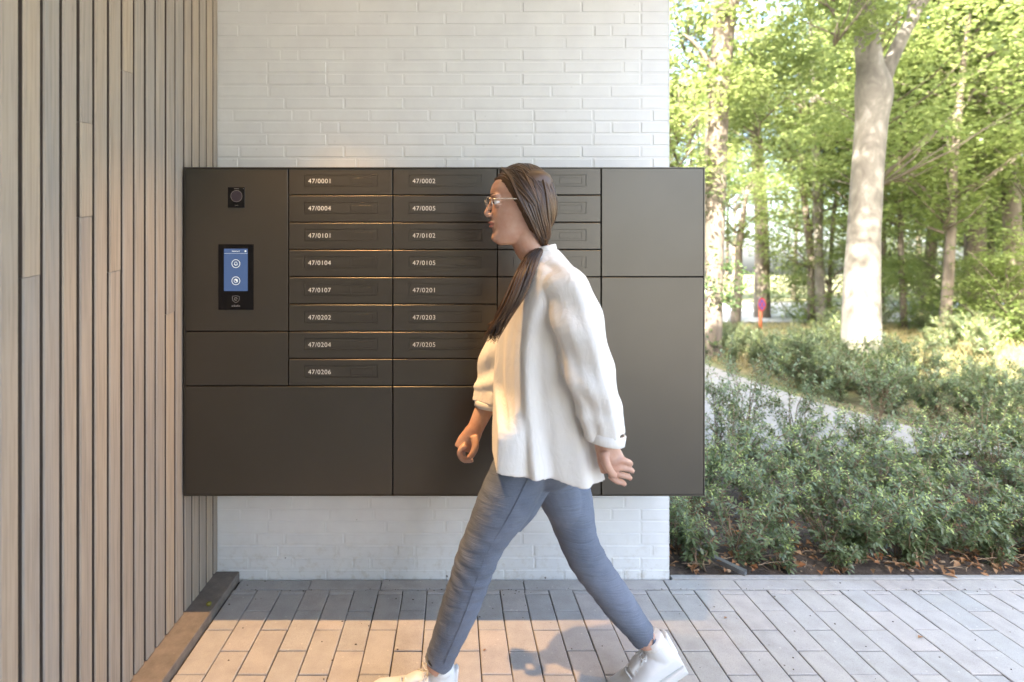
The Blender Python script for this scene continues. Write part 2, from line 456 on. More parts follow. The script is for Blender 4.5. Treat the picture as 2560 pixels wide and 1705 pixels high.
# ------------------------------------------------------------------ timber slat wall
def slats():
    wl = empty('slat_wall', (SLAT_X, 0, 0)); tag(wl, 'vertical grey-beige timber slat cladding on the left, lit by a warm lamp', 'slat wall')
    wl.location = (0, 0, 0)
    mb = MB(); mb.box((-1.20, -3.2, 0), (SLAT_X-.0215, WALL_Y+.3, CEIL)); mb.build('backing_board', M['backing'], wl)
    edges = [1.147, 1.206, 1.266, 1.324, 1.380, 1.439, 1.4975, 1.556, 1.612, 1.668, 1.728, 1.786, 1.8455, 1.902, 1.958, 2.014, 2.0705]
    cuts = {0: None}
    ys = [edges[0]-.0580*i for i in range(70, 0, -1)]+edges+[2.126]
    joints = {(1.147): 690, 1.324: (307, 541), 1.439: 677, 1.4975: 180, 1.728: 782}
    def slat_mesh(w, h, skew0=0, skew1=0):
        d = .0195; c = .003; hw = w/2
        # profile in (x,y): face at x=0, back at -d
        pr = [(-d, -hw), (-c, -hw), (0, -hw+c), (0, hw-c), (-c, hw), (-d, hw)]
        V = []
        for (zz, sk) in ((0, skew0), (h, skew1)):
            for (x, y) in pr: V.append((x, y, zz+sk*y/hw))
        n = 6; Fc = [(i, (i+1) % n, n+(i+1) % n, n+i) for i in range(n)]+[tuple(range(n-1, -1, -1)), tuple(range(n, 2*n))]
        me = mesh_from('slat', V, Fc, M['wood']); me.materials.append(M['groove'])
        for q in (0, 4): me.polygons[q].material_index = 1  # side faces coloured darker than the front face
        return me
    cache = {}
    for a, b in zip(ys[:-1], ys[1:]):
        gap = .0108; w = (b-a)-gap; yc = (a+b)/2
        jt = None
        for k, v in joints.items():
            if abs(k-a) < .002: jt = v if isinstance(v, tuple) else (v,)
        z0 = .0335+random.uniform(0, .002); top = CEIL-.002
        cuts = [z0]
        if jt:
            for yy in sorted(jt, reverse=True): cuts.append(CH-(yy-677)*yc/F)
        elif yc < 1.05 and random.random() < .4: cuts.append(random.uniform(.3, 2.4))
        cuts.append(top)
        for q in range(len(cuts)-1):
            s0 = 0 if q == 0 else .004; s1 = .004 if q < len(cuts)-2 else 0
            key = (round(w, 4), round(cuts[q+1]-cuts[q], 3), s0, s1)
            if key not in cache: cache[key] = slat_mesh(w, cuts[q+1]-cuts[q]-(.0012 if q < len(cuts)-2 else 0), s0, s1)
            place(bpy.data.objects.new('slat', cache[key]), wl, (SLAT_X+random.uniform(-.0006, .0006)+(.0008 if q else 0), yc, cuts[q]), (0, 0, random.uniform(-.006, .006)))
    # bluestone ledge at the foot
    mb = MB(); x0, x1 = SLAT_X-.0205, -.884; z1 = .0315; c = .0018
    for (a, b) in ((-3.2, -1.2), (-1.198, .10), (.102, 1.10), (1.102, 2.1005)):
        mb.rings([[(x0, a, -.02), (x1, a, -.02), (x1, a, z1-c), (x1-c, a, z1), (x0, a, z1)], [(x0, b, -.02), (x1, b, -.02), (x1, b, z1-c), (x1-c, b, z1), (x0, b, z1)]])
    mb.build('stone_ledge', M['stone'], wl)
slats()

# ------------------------------------------------------------------ painted brick wall
def brick_wall():
    bw = empty('brick_wall', (0, 0, 0)); tag(bw, 'white painted brick wall with thin long bricks behind the mailbox cabinet', 'brick wall')
    mb = MB(); mb.box((SLAT_X-.02, WALL_Y+.0027, -.02), (WALL_R-.0022, WALL_Y+.38, CEIL)); mb.build('mortar', M['paint'], bw)
    H = .0503; JT = .0075
    def bmesh_brick(L, seed):
        r = random.Random(seed); hx, hz = L/2, (H-JT)/2; nx = max(2, int(L/.05)); c = .0022
        V = []; Fc = []
        xs = [-hx]+[-hx+c+(2*hx-2*c)*i/nx for i in range(nx+1)]+[hx]; zs = [-hz, -hz+c, hz-c, hz]
        for j, z in enumerate(zs):
            for i, x in enumerate(xs):
                edge = (i in (0, len(xs)-1)) or (j in (0, 3))
                V.append((x+(r.uniform(-.001, .001) if edge else 0), (.0025 if edge else r.uniform(-.00025, .00025)), z+(r.uniform(-.0008, .0008) if edge else 0)))
        n = len(xs)
        for j in range(3):
            for i in range(n-1):
                a = j*n+i; Fc.append((a, a+1, a+n+1, a+n))
        return mesh_from('brick', V, Fc, M['paint'])
    sizes = {'s': .2465, 'h': .0733, 't': .188, 'c': .121}
    var = {k: [bmesh_brick(v-JT, i*7+len(k)+ord(k)) for i in range(4)] for k, v in sizes.items()}
    hid = MB(); xl, xr = SLAT_X-.0, WALL_R
    nrow = 0; z = -.0105
    while z < CEIL:
        zc = z+H/2
        shown = not (.40 < zc < 1.66)
        x = xr; seq = random.choice(['sss', 'css', 'tss', 'chs', 'hsss'])
        if nrow % 2: seq = 'c'+seq
        i = 0; first = True
        off = random.uniform(0, .06)
        while x > xl+.01:
            k = seq[i] if i < len(seq) else random.choices('shtc', (12, 1.6, 1.2, .5))[0]
            i += 1; L = sizes[k]
            if x-L < xl+.05: L = x-xl
            xc = x-L/2
            ky = WALL_Y+.0009+random.uniform(-.0008, .0007)
            if abs(L-sizes[k]) < 1e-6: me = random.choice(var[k]); sc = 1
            else: me = random.choice(var['s']); sc = (L-JT)/(sizes['s']-JT)
            if shown:
                o = place(bpy.data.objects.new('brick', me), bw, (xc, ky, zc), (random.uniform(-.006, .006), random.uniform(-.0025, .0025), random.uniform(-.0012, .0012)), (sc, 1, 1))
            else:
                n = len(hid.v); hid.v += [(xc+v.co.x*sc, ky+v.co.y, zc+v.co.z) for v in me.vertices]
                hid.f += [tuple(q+n for q in p.vertices) for p in me.polygons]; hid.m += [0]*len(me.polygons)
            x -= L
        z += H; nrow += 1
    # the short return face round the corner
    z = -.0105; r = 0
    while z < CEIL:
        y = WALL_Y+.001
        for L in ((.10, .25, .03) if r % 2 else (.21, .12, .05)):
            hid.add([(WALL_R, y+.004, z+.004), (WALL_R, y+L-.004, z+.004), (WALL_R, y+L-.004, z+H-.004), (WALL_R, y+.004, z+H-.004),
                     (WALL_R-.003, y, z), (WALL_R-.003, y+L, z), (WALL_R-.003, y+L, z+H), (WALL_R-.003, y, z+H)],
                    [(0, 1, 2, 3)]+[(4+i, 4+(i+1) % 4, (i+1) % 4, i) for i in range(4)])
            y += L
        z += H; r += 1
    o = hid.build('brick', M['paint'], bw); tag(o, kind='stuff')
brick_wall()

# ------------------------------------------------------------------ the building the porch belongs to
def building():
    b = empty('building', (0, 0, 0)); tag(b, 'building over the porch with white ceiling and upper storeys', 'building')
    mb = MB(); mb.box((-1.30, -3.4, CEIL), (1.35, WALL_Y+.40, CEIL+.2)); mb.build('ceiling', M['plaster'], b)
    mb = MB(); mb.box((-12, -6, CEIL+.201), (1.36, WALL_Y+.42, 6.7)); mb.build('upper_storey', M['facade'], b)
    mb = MB(); mb.box((-1.30, -3.6, -.02), (1.10, -3.25, CEIL-.001)); mb.build('rear_wall', M['render_wall'], b)
    mb = MB(); mb.box((-12, -6, -.02), (-1.31, WALL_Y+.42, CEIL+.199)); mb.build('lower_storey', M['facade'], b)
    for (x, y) in ((-.50, 1.68), (.82, 1.68), (-.5, .2), (.82, .2), (-.5, -1.3)):
        d = empty('downlight', (x, y, CEIL)); tag(d, 'small round recessed ceiling downlight ' + {(-.50, 1.68): 'glowing warm above the left front of the cabinet', (.82, 1.68): 'above the right front of the cabinet', (-.5, .2): 'near the slats at mid porch', (.82, .2): 'near the open side at mid porch', (-.5, -1.3): 'at the back of the porch'}[(x, y)], 'ceiling lamp', 'downlights in the porch ceiling')
        mb = MB(); rs = []
        for (r, z) in ((.048, -.001), (.048, -.004), (.040, -.006), (.036, -.002)):
            rs.append([(r*math.cos(t*math.pi/12), r*math.sin(t*math.pi/12), z) for t in range(24)])
        mb.rings(rs, False); mb.build('trim_ring', M['plaster'], d)
        mb = MB(); mb.add([(.035*math.cos(t*math.pi/12), .035*math.sin(t*math.pi/12), -.0015) for t in range(24)], [tuple(range(23, -1, -1))]); mb.build('lens', M['lampglass'], d)
        if y < 1.0: continue
        ld = bpy.data.lights.new('downlight_bulb', 'SPOT'); ld.energy = LAMP_W*(1 if x < 0 else .2); ld.color = (1, .58, .25); ld.spot_size = R(57); ld.spot_blend = 1.0; ld.shadow_soft_size = .02
        lo = bpy.data.objects.new('downlight_bulb', ld); place(lo, d, (0, 0, -.012), (R(-3), R(-3), 0) if x < 0 else (R(-6), 0, 0))
building()

# ------------------------------------------------------------------ mailbox cabinet
def nx(x): return (x-1131)*CAB_Y/F
def nz(y): return CH-(y-677)*CAB_Y/F

def text_mesh(s, size, mat, width=None, bold=0):
    cu = bpy.data.curves.new('t', 'FONT'); cu.body = s; cu.size = size; cu.extrude = .00015; cu.offset = bold; cu.space_character = 1.10
    t = bpy.data.objects.new('t', cu); COL.objects.link(t)
    dg = bpy.context.evaluated_depsgraph_get(); dg.update()
    me = bpy.data.meshes.new_from_object(t.evaluated_get(dg)); bpy.data.objects.remove(t)
    n = len(me.vertices); co = np.zeros(n*3, dtype=np.float32); me.vertices.foreach_get('co', co); co = co.reshape(-1, 3)
    lo, hi = co.min(0), co.max(0)
    sx = width/(hi[0]-lo[0]) if width else 1
    out = np.zeros_like(co); out[:, 0] = (co[:, 0]-lo[0])*sx; out[:, 1] = -co[:, 2]; out[:, 2] = co[:, 1]
    me.vertices.foreach_set('co', out.ravel()); me.materials.clear(); me.materials.append(mat); me.update()
    return me, (hi[0]-lo[0])*sx, hi[1]

def panel(x0, x1, z0, z1, yf, th, c, hole=None, hd=.0045):
    mb = MB()
    o = [(x0+c, z0+c), (x1-c, z0+c), (x1-c, z1-c), (x0+c, z1-c)]; e = [(x0, z0), (x1, z0), (x1, z1), (x0, z1)]
    V = [(x, yf, z) for x, z in o]+[(x, yf+c, z) for x, z in e]+[(x, yf+th, z) for x, z in e]
    Fc = [(4+i, 4+(i+1) % 4, (i+1) % 4, i) for i in range(4)]+[(8+i, 8+(i+1) % 4, 4+(i+1) % 4, 4+i) for i in range(4)]
    if hole:
        hx0, hx1, hz0, hz1 = hole; h = [(hx0, hz0), (hx1, hz0), (hx1, hz1), (hx0, hz1)]; s = .00005
        V += [(x, yf+s, z) for x, z in h]+[(x, yf+hd, z) for x, z in h]
        Fc += [(i, (i+1) % 4, 12+(i+1) % 4, 12+i) for i in range(4)]+[(12+i, 12+(i+1) % 4, 16+(i+1) % 4, 16+i) for i in range(4)]+[(16, 17, 18, 19)]
    else: Fc.append((0, 1, 2, 3))
    mb.add(V, Fc); return mb

def ring_flat(mb, c, r0, r1, y, n=40, a0=0, a1=2*math.pi):
    V = []; Fc = []
    for i in range(n+1):
        t = a0+(a1-a0)*i/n
        V += [(c[0]+r0*math.cos(t), y, c[1]+r0*math.sin(t)), (c[0]+r1*math.cos(t), y, c[1]+r1*math.sin(t))]
    for i in range(n): Fc.append((2*i, 2*i+1, 2*i+3, 2*i+2))
    mb.add(V, Fc)

def stroke(mb, pts, wd, y):
    pts = [Vector((p[0], p[1])) for p in pts]; V = []; n = len(pts)
    for i, p in enumerate(pts):
        t = (pts[min(i+1, n-1)]-pts[max(i-1, 0)]).normalized(); nn = Vector((-t.y, t.x))*wd/2
        V += [(p.x-nn.x, y, p.y-nn.y), (p.x+nn.x, y, p.y+nn.y)]
    mb.add(V, [(2*i, 2*i+1, 2*i+3, 2*i+2) for i in range(n-1)])

def cabinet():
    cb = empty('mailbox_cabinet', ((nx(461)+nx(1761.7))/2, CAB_Y, nz(1240))); base = cb.location.copy()
    tag(cb, 'wall-hung dark bronze mailbox and parcel locker cabinet with numbered letterbox doors', 'mailbox cabinet')
    def add(mb, name, mat, parent=cb, smooth=False):
        o = mb.build(name, mat, parent, smooth)
        if parent is cb: o.location = -base
        return o
    X0, X1, Z0, Z1 = nx(461), nx(1761.7), nz(1240), nz(418)
    mb = MB(); mb.box((X0+.0005, CAB_Y+.020, Z0+.0005), (X1-.0005, WALL_Y-.004, Z1-.0005)); add(mb, 'carcass', M['dark'])
    mb = MB(); t = .0034; yf = CAB_Y-.001
    mb.box((X0, yf, Z1-t), (X1, WALL_Y-.0045, Z1)); mb.box((X0, yf, Z0), (X1, WALL_Y-.0045, Z0+t))
    mb.box((X0, yf, Z0+t), (X0+t, WALL_Y-.0045, Z1-t)); mb.box((X1-t, yf, Z0+t), (X1, WALL_Y-.0045, Z1-t)); add(mb, 'frame', M['bronze'])
    cols = [nx(v) for v in (462.5, 721, 982, 1243, 1503, 1760.2)]
    rows = [nz(419.5+68.17*i) for i in range(12)]+[nz(1238.5)]
    g = .0023
    def door(c0, c1, r0, r1, name='locker_door'):
        ex0 = g if c0 > 0 else g+.001
        mb = panel(cols[c0]+g, cols[c1]-g, rows[r1]+g, rows[r0]-g, CAB_Y+random.uniform(-.0003, .0003), .018, .0009)
        return add(mb, name, M['bronze'])
    labels = {1: ['47/0001', '47/0004', '47/0101', '47/0104', '47/0107', '47/0202', '47/0204', '47/0206'],
              2: ['47/0002', '47/0005', '47/0102', '47/0105', '47/0201', '47/0203', '47/0205'], 3: ['', '', '', '']}
    for c, ls in labels.items():
        for r, s in enumerate(ls):
            ox = cols[c]-nx(721); oz = rows[r]-nz(419.5)
            h = (nx(761.4)+ox, nx(943.6)+ox, nz(465.7)+oz, nz(437)+oz)
            mb = panel(cols[c]+g, cols[c+1]-g, rows[r+1]+g, rows[r]-g, CAB_Y, .018, .0009, h)
            d = add(mb, 'letterbox_door', M['bronze'])
            q = .0013
            ih = (nx(877)+ox, nx(932.8)+ox, nz(460)+oz, nz(444.3)+oz)
            add(panel(h[0]+q, h[1]-q, h[2]+q, h[3]-q, CAB_Y+.0002, .0027, .0001, ih, .0022), 'name_plate', M['bronze'], d)
            add(panel(ih[0]+q*.8, ih[1]-q*.8, ih[2]+q*.8, ih[3]-q*.8, CAB_Y+.0003, .0018, .0001), 'name_window', M['bronze'], d)
            if s:
                wtab = .0797 if s.endswith('1') else .0815
                me, ww, hh = text_mesh(s, .0232, M['print'], wtab, -.00010)
                o = place(bpy.data.objects.new('lettering', me), d, (nx(770.6)+ox, CAB_Y-.0005, nz(458)+oz))
    door(0, 1, 6, 8); door(0, 2, 8, 12); door(2, 3, 7, 8); door(2, 4, 8, 12); door(3, 4, 4, 8); door(4, 5, 0, 4); door(4, 5, 4, 12)
    ed = door(0, 1, 0, 6, 'electronics_door')
    # camera and badge reader
    y = CAB_Y-.0012
    r = add(panel(nx(570), nx(611.8), nz(519.2), nz(467.8), y, .003, .0006), 'badge_reader', M['glass_black'])
    cx, cz = nx(591.6), nz(490.5)
    mb = MB(); rr = 13.8*CAB_Y/F; mb.add([(cx+rr*math.cos(i*math.pi/20), y-.0004, cz+rr*math.sin(i*math.pi/20)) for i in range(40)], [tuple(range(40))]); add(mb, 'camera_lens', M['lens'], r)
    mb = MB(); ring_flat(mb, (cx, cz), rr, rr+.0011, y-.0005); add(mb, 'lens_ring', M['greyprint'], r)
    mb = MB()
    zz = nz(513.6)
    ring_flat(mb, (cx, zz), 0.0001, .0011, y-.0004, 10)
    for sgn in (1, -1):
        stroke(mb, [(cx+sgn*.0028, zz-.0016), (cx+sgn*.0036, zz), (cx+sgn*.0028, zz+.0016)], .0007, y-.0004)
        stroke(mb, [(cx+sgn*.0048, zz-.0022), (cx+sgn*.0056, zz), (cx+sgn*.0048, zz+.0022)], .0007, y-.0004)
    add(mb, 'wave_mark', M['greyprint'], r); mb = MB()
    stroke(mb, [(nx(586), nz(472)), (nx(598), nz(472))], .0015, y-.0004)
    add(mb, 'printed_line', M['greyprint'], r); mb = MB()
    ring_flat(mb, (nx(609), nz(472)), .0001, .0012, y-.0004, 10)
    add(mb, 'indicator_dot', M['greyprint'], r)
    # touch terminal
    tm = add(panel(nx(546.4), nx(634.3), nz(774.3), nz(610.6), y-.001, .004, .0008), 'touch_terminal', M['glass_black']); y -= .001
    add(panel(nx(560.6), nx(620), nz(727.6), nz(621.8), y-.0004, .0004, .0001), 'screen', M['screen'], tm); y -= .0006
    mb = MB(); cx = nx(590.5)
    k = CAB_Y/F
    ring_flat(mb, (cx, nz(659.2)), 9.3*k, 10.7*k, y)
    z = nz(659.2)
    bell = [(-4.4, -2.8), (-3.3, -1.6), (-3.1, 1.2), (-2.2, 3.4), (0, 4.6), (2.2, 3.4), (3.1, 1.2), (3.3, -1.6), (4.4, -2.8), (-4.4, -2.8)]
    stroke(mb, [(cx+a*k, z+b*k) for a, b in bell], 1.2*k, y-.0001)
    ring_flat(mb, (cx, z-3.6*k), .0001, 1.5*k, y-.0002, 14, math.pi, 2*math.pi)
    add(mb, 'bell_icon', M['icon'], tm); mb = MB(); ring_flat(mb, (cx, nz(701.9)), 9.3*k, 10.7*k, y)
    z = nz(701.9); hx = [(math.sin(i*math.pi/3)*4.9*k, math.cos(i*math.pi/3)*4.9*k) for i in range(7)]
    stroke(mb, [(cx+a, z+b) for a, b in hx], 1.2*k, y-.0001)
    mb.add([(cx-2.6*k, y-.0002, z+2.6*k), (cx, y-.0002, z+.4*k), (cx+2*k, y-.0002, z-2.6*k), (cx+3.9*k, y-.0002, z-1.9*k), (cx+3.9*k, y-.0002, z+2.2*k), (cx, y-.0002, z+4.6*k)], [(0, 1, 2, 3, 4, 5)])
    add(mb, 'parcel_icon', M['icon'], tm); mb = MB()
    ring_flat(mb, (nx(614.4), nz(628)), .0006, 2.2*k, y, 18)
    add(mb, 'round_icon', M['icon'], tm); mb = MB()
    stroke(mb, [(nx(561), nz(633.5)), (nx(619.6), nz(633.5))], .5*k, y)
    add(mb, 'header_line', M['icon'], tm)
    me, ww, hh = text_mesh('Welcome Box N°', .0052, M['icon'], 20*k, .00012)
    place(bpy.data.objects.new('lettering', me), tm, (cx-ww/2, y-.0002, nz(629.2)))
    mb = MB(); z = nz(747.6)
    sh = [(-8.4, 7), (-4, 7.6), (0, 8.6), (4, 7.6), (8.4, 7), (8.6, 1), (7.6, -3.4), (4.5, -6.6), (0, -9), (-4.5, -6.6), (-7.6, -3.4), (-8.6, 1), (-8.4, 7)]
    stroke(mb, [(cx+a*k, z+b*k) for a, b in sh], 1.1*k, y)
    ee = [(-2.6, -.4), (3.4, .6)]+[(3.6*math.cos(t)*1.0, 3.9*math.sin(t)+.2) for t in np.linspace(.1, 5.4, 18)]
    stroke(mb, [(cx+a*k, z+b*k) for a, b in ee], 1.1*k, y-.0001)
    add(mb, 'shield_logo', M['greyprint'], tm)
    me, ww, hh = text_mesh('eSafe', .0085, M['greyprint'], 21*k, .0002)
    place(bpy.data.objects.new('lettering', me), tm, (cx-ww/2, y-.0002, nz(766.3)))
    # lettering objects live in world coordinates: shift those parented under parts
cabinet()

# ------------------------------------------------------------------ the walking woman
def m_skin():
    n = N('skin'); g = n.new('ShaderNodeNewGeometry'); a = n.noise(g.outputs['Position'], 30, 4); b = n.noise(g.outputs['Position'], 900, 2)
    n.set(Base_Color=n.mix(n.ramp(a, [(.35, (0, 0, 0)), (.7, (1, 1, 1))]), (.47, .26, .185), (.54, .355, .275)), Roughness=.48)
    n.b.inputs['Subsurface Weight'].default_value = .06; n.b.inputs['Subsurface Radius'].default_value = (.012, .005, .003); n.b.inputs['Subsurface Scale'].default_value = .5
    n.bump(b, .15, .0004); return n.m
def m_denim():
    n = N('grey_denim'); g = n.new('ShaderNodeNewGeometry'); tc = n.new('ShaderNodeTexCoord')
    a = n.noise(g.outputs['Position'], 900, 2, .7); b = n.noise(g.outputs['Position'], 7, 3)
    mp = n.new('ShaderNodeMapping'); mp.inputs['Scale'].default_value = (4, 4, 34); mp.inputs['Rotation'].default_value = (0, .25, 0); n.link(g.outputs['Position'], mp.inputs['Vector'])
    wv = n.noise(mp.outputs[0], 1.6, 3, .6, .8)
    c = n.mix(n.ramp(b, [(.35, (0, 0, 0)), (.7, (1, 1, 1))]), (.085, .105, .145), (.145, .17, .225))
    c = n.mix(n.math('MULTIPLY', n.ramp(a, [(.5, (0, 0, 0)), (.8, (1, 1, 1))]), .5), c, (.30, .33, .38))
    n.set(Base_Color=c, Roughness=.85); p = n.bump(wv, .55, .009); n.bump(a, .3, .0005, p); return n.m
def m_cloth():
    n = N('white_cotton'); g = n.new('ShaderNodeNewGeometry'); a = n.noise(g.outputs['Position'], 1100, 2, .7); b = n.noise(n.coords((1, 1, .4)), 34, 4, .55, 1.0)
    n.set(Base_Color=(.70, .69, .665), Roughness=.85); n.b.inputs['Sheen Weight'].default_value = .2
    p = n.bump(b, .5, .006); n.bump(a, .2, .0003, p); return n.m
def m_hair():
    n = N('brown_hair'); tc = n.new('ShaderNodeTexCoord'); g = n.new('ShaderNodeNewGeometry')
    c = n.ramp(g.outputs['Random Per Island'], [(0, (.030, .017, .010)), (.5, (.065, .035, .018)), (1, (.135, .072, .032))])
    n.set(Base_Color=c, Roughness=.38); n.b.inputs['Anisotropic'].default_value = .6; return n.m
M['skin'] = m_skin(); M['denim'] = m_denim(); M['cloth'] = m_cloth(); M['hair'] = m_hair()
M['rubber'] = simple('white_leather', (.66, .66, .65), .5); M['sole'] = simple('white_rubber_sole', (.60, .60, .58), .6)
M['lips'] = simple('lips', (.42, .16, .13), .4); M['eye'] = simple('eyeball', (.75, .73, .70), .15); M['iris'] = simple('iris', (.05, .03, .02), .1)
M['frame_metal'] = simple('pale_spectacle_frame', (.75, .70, .60), .25, .7)
gl = N('spectacle_lens_glass')
_t = gl.new('ShaderNodeBsdfTransparent'); _g = gl.new('ShaderNodeBsdfGlossy'); _g.inputs['Roughness'].default_value = .02
_x = gl.new('ShaderNodeMixShader'); _x.inputs[0].default_value = .06; gl.link(_t.outputs[0], _x.inputs[1]); gl.link(_g.outputs[0], _x.inputs[2]); gl.link(_x.outputs[0], gl.o.inputs['Surface'])
if 0: gl = N('spectacle_lens')
M['specglass'] = gl.m
V3 = Vector

def person():
    ps = empty('person', (.15, 1.52, 0)); base = ps.location.copy()
    tag(ps, 'person striding left past the mailboxes in white blouse, grey jeans, glasses and white sneakers', 'person')
    def fin(o): o.parent = ps; o.location = -base; return o
    # ---- head frame: u forward (-x), lateral v toward the camera (-y)
    yaw = R(4)
    hc = P(1197, 555, 1.52)            # under the ear at chin height
    fwd = V3((-math.cos(yaw), -math.sin(yaw), 0)); lat = V3((math.sin(yaw), -math.cos(yaw), 0)); UP = V3((0, 0, 1))
    tilt = R(3)
    fw = (fwd*math.cos(tilt)-UP*math.sin(tilt)); up = (UP*math.cos(tilt)+fwd*math.sin(tilt))
    def H(u, v, z): return hc+fw*u+lat*v+up*z
    prof = [(-.008, .062, -.005, .016), (-.003, .074, -.012, .027), (.008, .0835, -.03, .036), (.022, .0865, -.052, .044), (.034, .083, -.060, .049), (.046, .0835, -.066, .053), (.060, .085, -.071, .057),
            (.074, .086, -.077, .0605), (.090, .084, -.083, .064), (.105, .081, -.089, .0665), (.118, .0775, -.094, .069), (.130, .0815, -.097, .071), (.142, .0845, -.099, .0725), (.158, .083, -.099, .0735),
            (.175, .076, -.096, .072), (.190, .063, -.088, .066), (.203, .043, -.072, .054), (.212, .018, -.05, .036), (.216, -.005, -.03, .015)]
    def head_ring(z, f, b, wd, grow=0, ex=2.3, n=40):
        f += grow; b -= grow; wd += grow; m = (f*.35+b*.65) if z < .06 else (f*.42+b*.58); pts = []
        for k in range(n):
            t = 2*math.pi*k/n; c, s = math.cos(t), math.sin(t)
            cx = abs(c)**(2/ex)*(1 if c > 0 else -1); sx = abs(s)**(2/ex)*(1 if s > 0 else -1)
            u = m+(f-m)*cx if c > 0 else m+(m-b)*cx
            pts.append(H(u, wd*sx*(1-.10*max(0, c)), z))
        return pts
    bd = MB()
    bd.rings([head_ring(*p) for p in prof])
    # nose
    for (z, f, wd, dp) in ((0, 0, 0, 0),):
        bd.tube([H(.078, 0, .128), H(.0865, 0, .113), H(.094, 0, .100), H(.0995, 0, .0885), H(.090, 0, .080)], [(.0055, .006), (.0062, .0065), (.0068, .007), (.0075, .0078), (.0075, .0075)], 12, sub=4, flat=tuple(lat))
    for s in (1, -1): bd.ell(H(.0885, s*.0085, .083), (.008, .0055, .006))
    bd.ell(H(.0805, 0, .0605), (.0115, .019, .0062)); bd.ell(H(.079, 0, .050), (.011, .017, .0065)); bd.ell(H(.0745, 0, .014), (.014, .018, .013))
    for s in (1, -1):
        bd.ell(H(.073, s*.031, .135), (.014, .022, .0065)); bd.ell(H(.0685, s*.031, .124), (.0135, .016, .006)); bd.ell(H(.0675, s*.031, .1085), (.012, .015, .005))
        bd.ell(H(-.012, s*.070, .098), (.017, .007, .029)); bd.ell(H(-.008, s*.074, .112), (.012, .005, .014))
    # neck, shoulders, trunk
    nb = P(1250, 606, 1.53)
    bd.tube([H(-.018, 0, .04), H(-.028, 0, -.015), nb, nb+V3((.012, 0, -.06))], [(.050, .052), (.047, .049), (.052, .042), (.06, .040)], 24, sub=5)
    bd.tube([nb+V3((.01, 0, -.03)), P(1268, 700, 1.53), P(1255, 820, 1.52), P(1250, 920, 1.52), P(1250, 970, 1.52), P(1250, 990, 1.52)], [(.045, .06), (.12, .07), (.125, .085), (.105, .078), (.120, .085), (.10, .08)], 24, sub=5, flat=(0, 1, 0))
    # near arm (swings back)
    A = [P(1292, 655, 1.385), P(1335, 745, 1.345), P(1371, 850, 1.335), P(1386, 930, 1.335), P(1391, 1012, 1.335)]
    bd.tube(A, [.047, .041, .036, .033, (.0225, .028)], 18, sub=5)
    def hand(wr, pts, fingers, thumb, pr=(.017, .036)):
        bd.tube([wr]+pts, [(.022, .028), (.020, .034), pr, (pr[0]*.85, pr[1]*.95)][:len(pts)+1], 18, sub=5, flat=None)
        for f, r in fingers: bd.tube(f, [r*1.05, r, r*.93, r*.78], 12, sub=4)
        bd.tube(thumb, [.0135, .0118, .0103, .008], 12, sub=4)
    wr = A[-1]; D = 1.335
    def hp(x, y, d=0): return P(x, y, D+d)
    bd.tube([wr, hp(1395, 1030), hp(1404, 1056), hp(1411, 1080)], [(.023, .029), (.020, .031), (.0175, .036), (.0165, .036)], 18, sub=5)
    fr = .0086
    for i, (x, y, l, dd) in enumerate(((1426, 1058, 31, -.012), (1428, 1075, 33, -.004), (1424, 1091, 31, .006), (1415, 1105, 26, .015))):
        a0 = hp(1406-i*1, 1066+i*9, dd*.8)
        bd.tube([a0, hp(x+2, y, dd), hp(x+l*.60, y+4, dd+.004), hp(x+l*.82, y+9, dd+.014)], [fr*1.12, fr*1.0, fr*.92, fr*.75], 12, sub=4)
    bd.tube([hp(1388, 1040, -.022), hp(1392, 1062, -.034), hp(1402, 1082, -.036), hp(1414, 1095, -.030)], [.0135, .0122, .0105, .0085], 12, sub=4)
    # far arm (swings forward)
    B = [P(1238, 655, 1.665), P(1190, 740, 1.70), P(1146, 835, 1.71), P(1128, 905, 1.70), P(1093, 985, 1.675)]
    bd.tube(B, [.046, .040, .036, .034, (.0215, .027)], 18, sub=5)
    D = 1.675
    bd.tube([B[-1], hp(1086, 997), hp(1075, 1018), hp(1068, 1034)], [(.022, .027), (.0205, .031), (.0185, .037), (.0175, .037)], 18, sub=5)
    for i, (x, y, dd) in enumerate(((1061, 1040, -.030), (1060, 1043, -.011), (1063, 1045, .008), (1068, 1045, .026))):
        bd.tube([hp(1070, 1024, dd*.9), hp(x-4, y-4, dd), hp(x+3, y+13, dd), hp(x+20, y+13, dd*.9)], [fr*1.12, fr*1.02, fr*.95, fr*.8], 12, sub=4)
    bd.tube([hp(1090, 1003, -.024), hp(1093, 1024, -.040), hp(1087, 1042, -.046), hp(1077, 1053, -.044)], [.0135, .0122, .0108, .0085], 12, sub=4)
    # legs under the jeans, ankles, feet
    NL = [P(1240, 1000, 1.45), P(1172, 1130, 1.44), P(1106, 1258, 1.44), P(1066, 1372, 1.45), P(1014, 1505, 1.47)]
    FL = [P(1262, 1000, 1.59), P(1300, 1130, 1.585), P(1338, 1262, 1.57), P(1408, 1368, 1.55), P(1479, 1462, 1.53)]
    nank = P(1003, 1535, 1.475); fank = P(1489, 1478, 1.528)
    bd.tube(NL+[nank], [.060, .062, .050, .044, .031, .031], 18, sub=5)
    bd.tube(FL+[fank], [.060, .062, .050, .044, .031, .031], 18, sub=5)
    body = remeshed(bd, 'body', M['skin'], .0031, 3)
    fin(body)
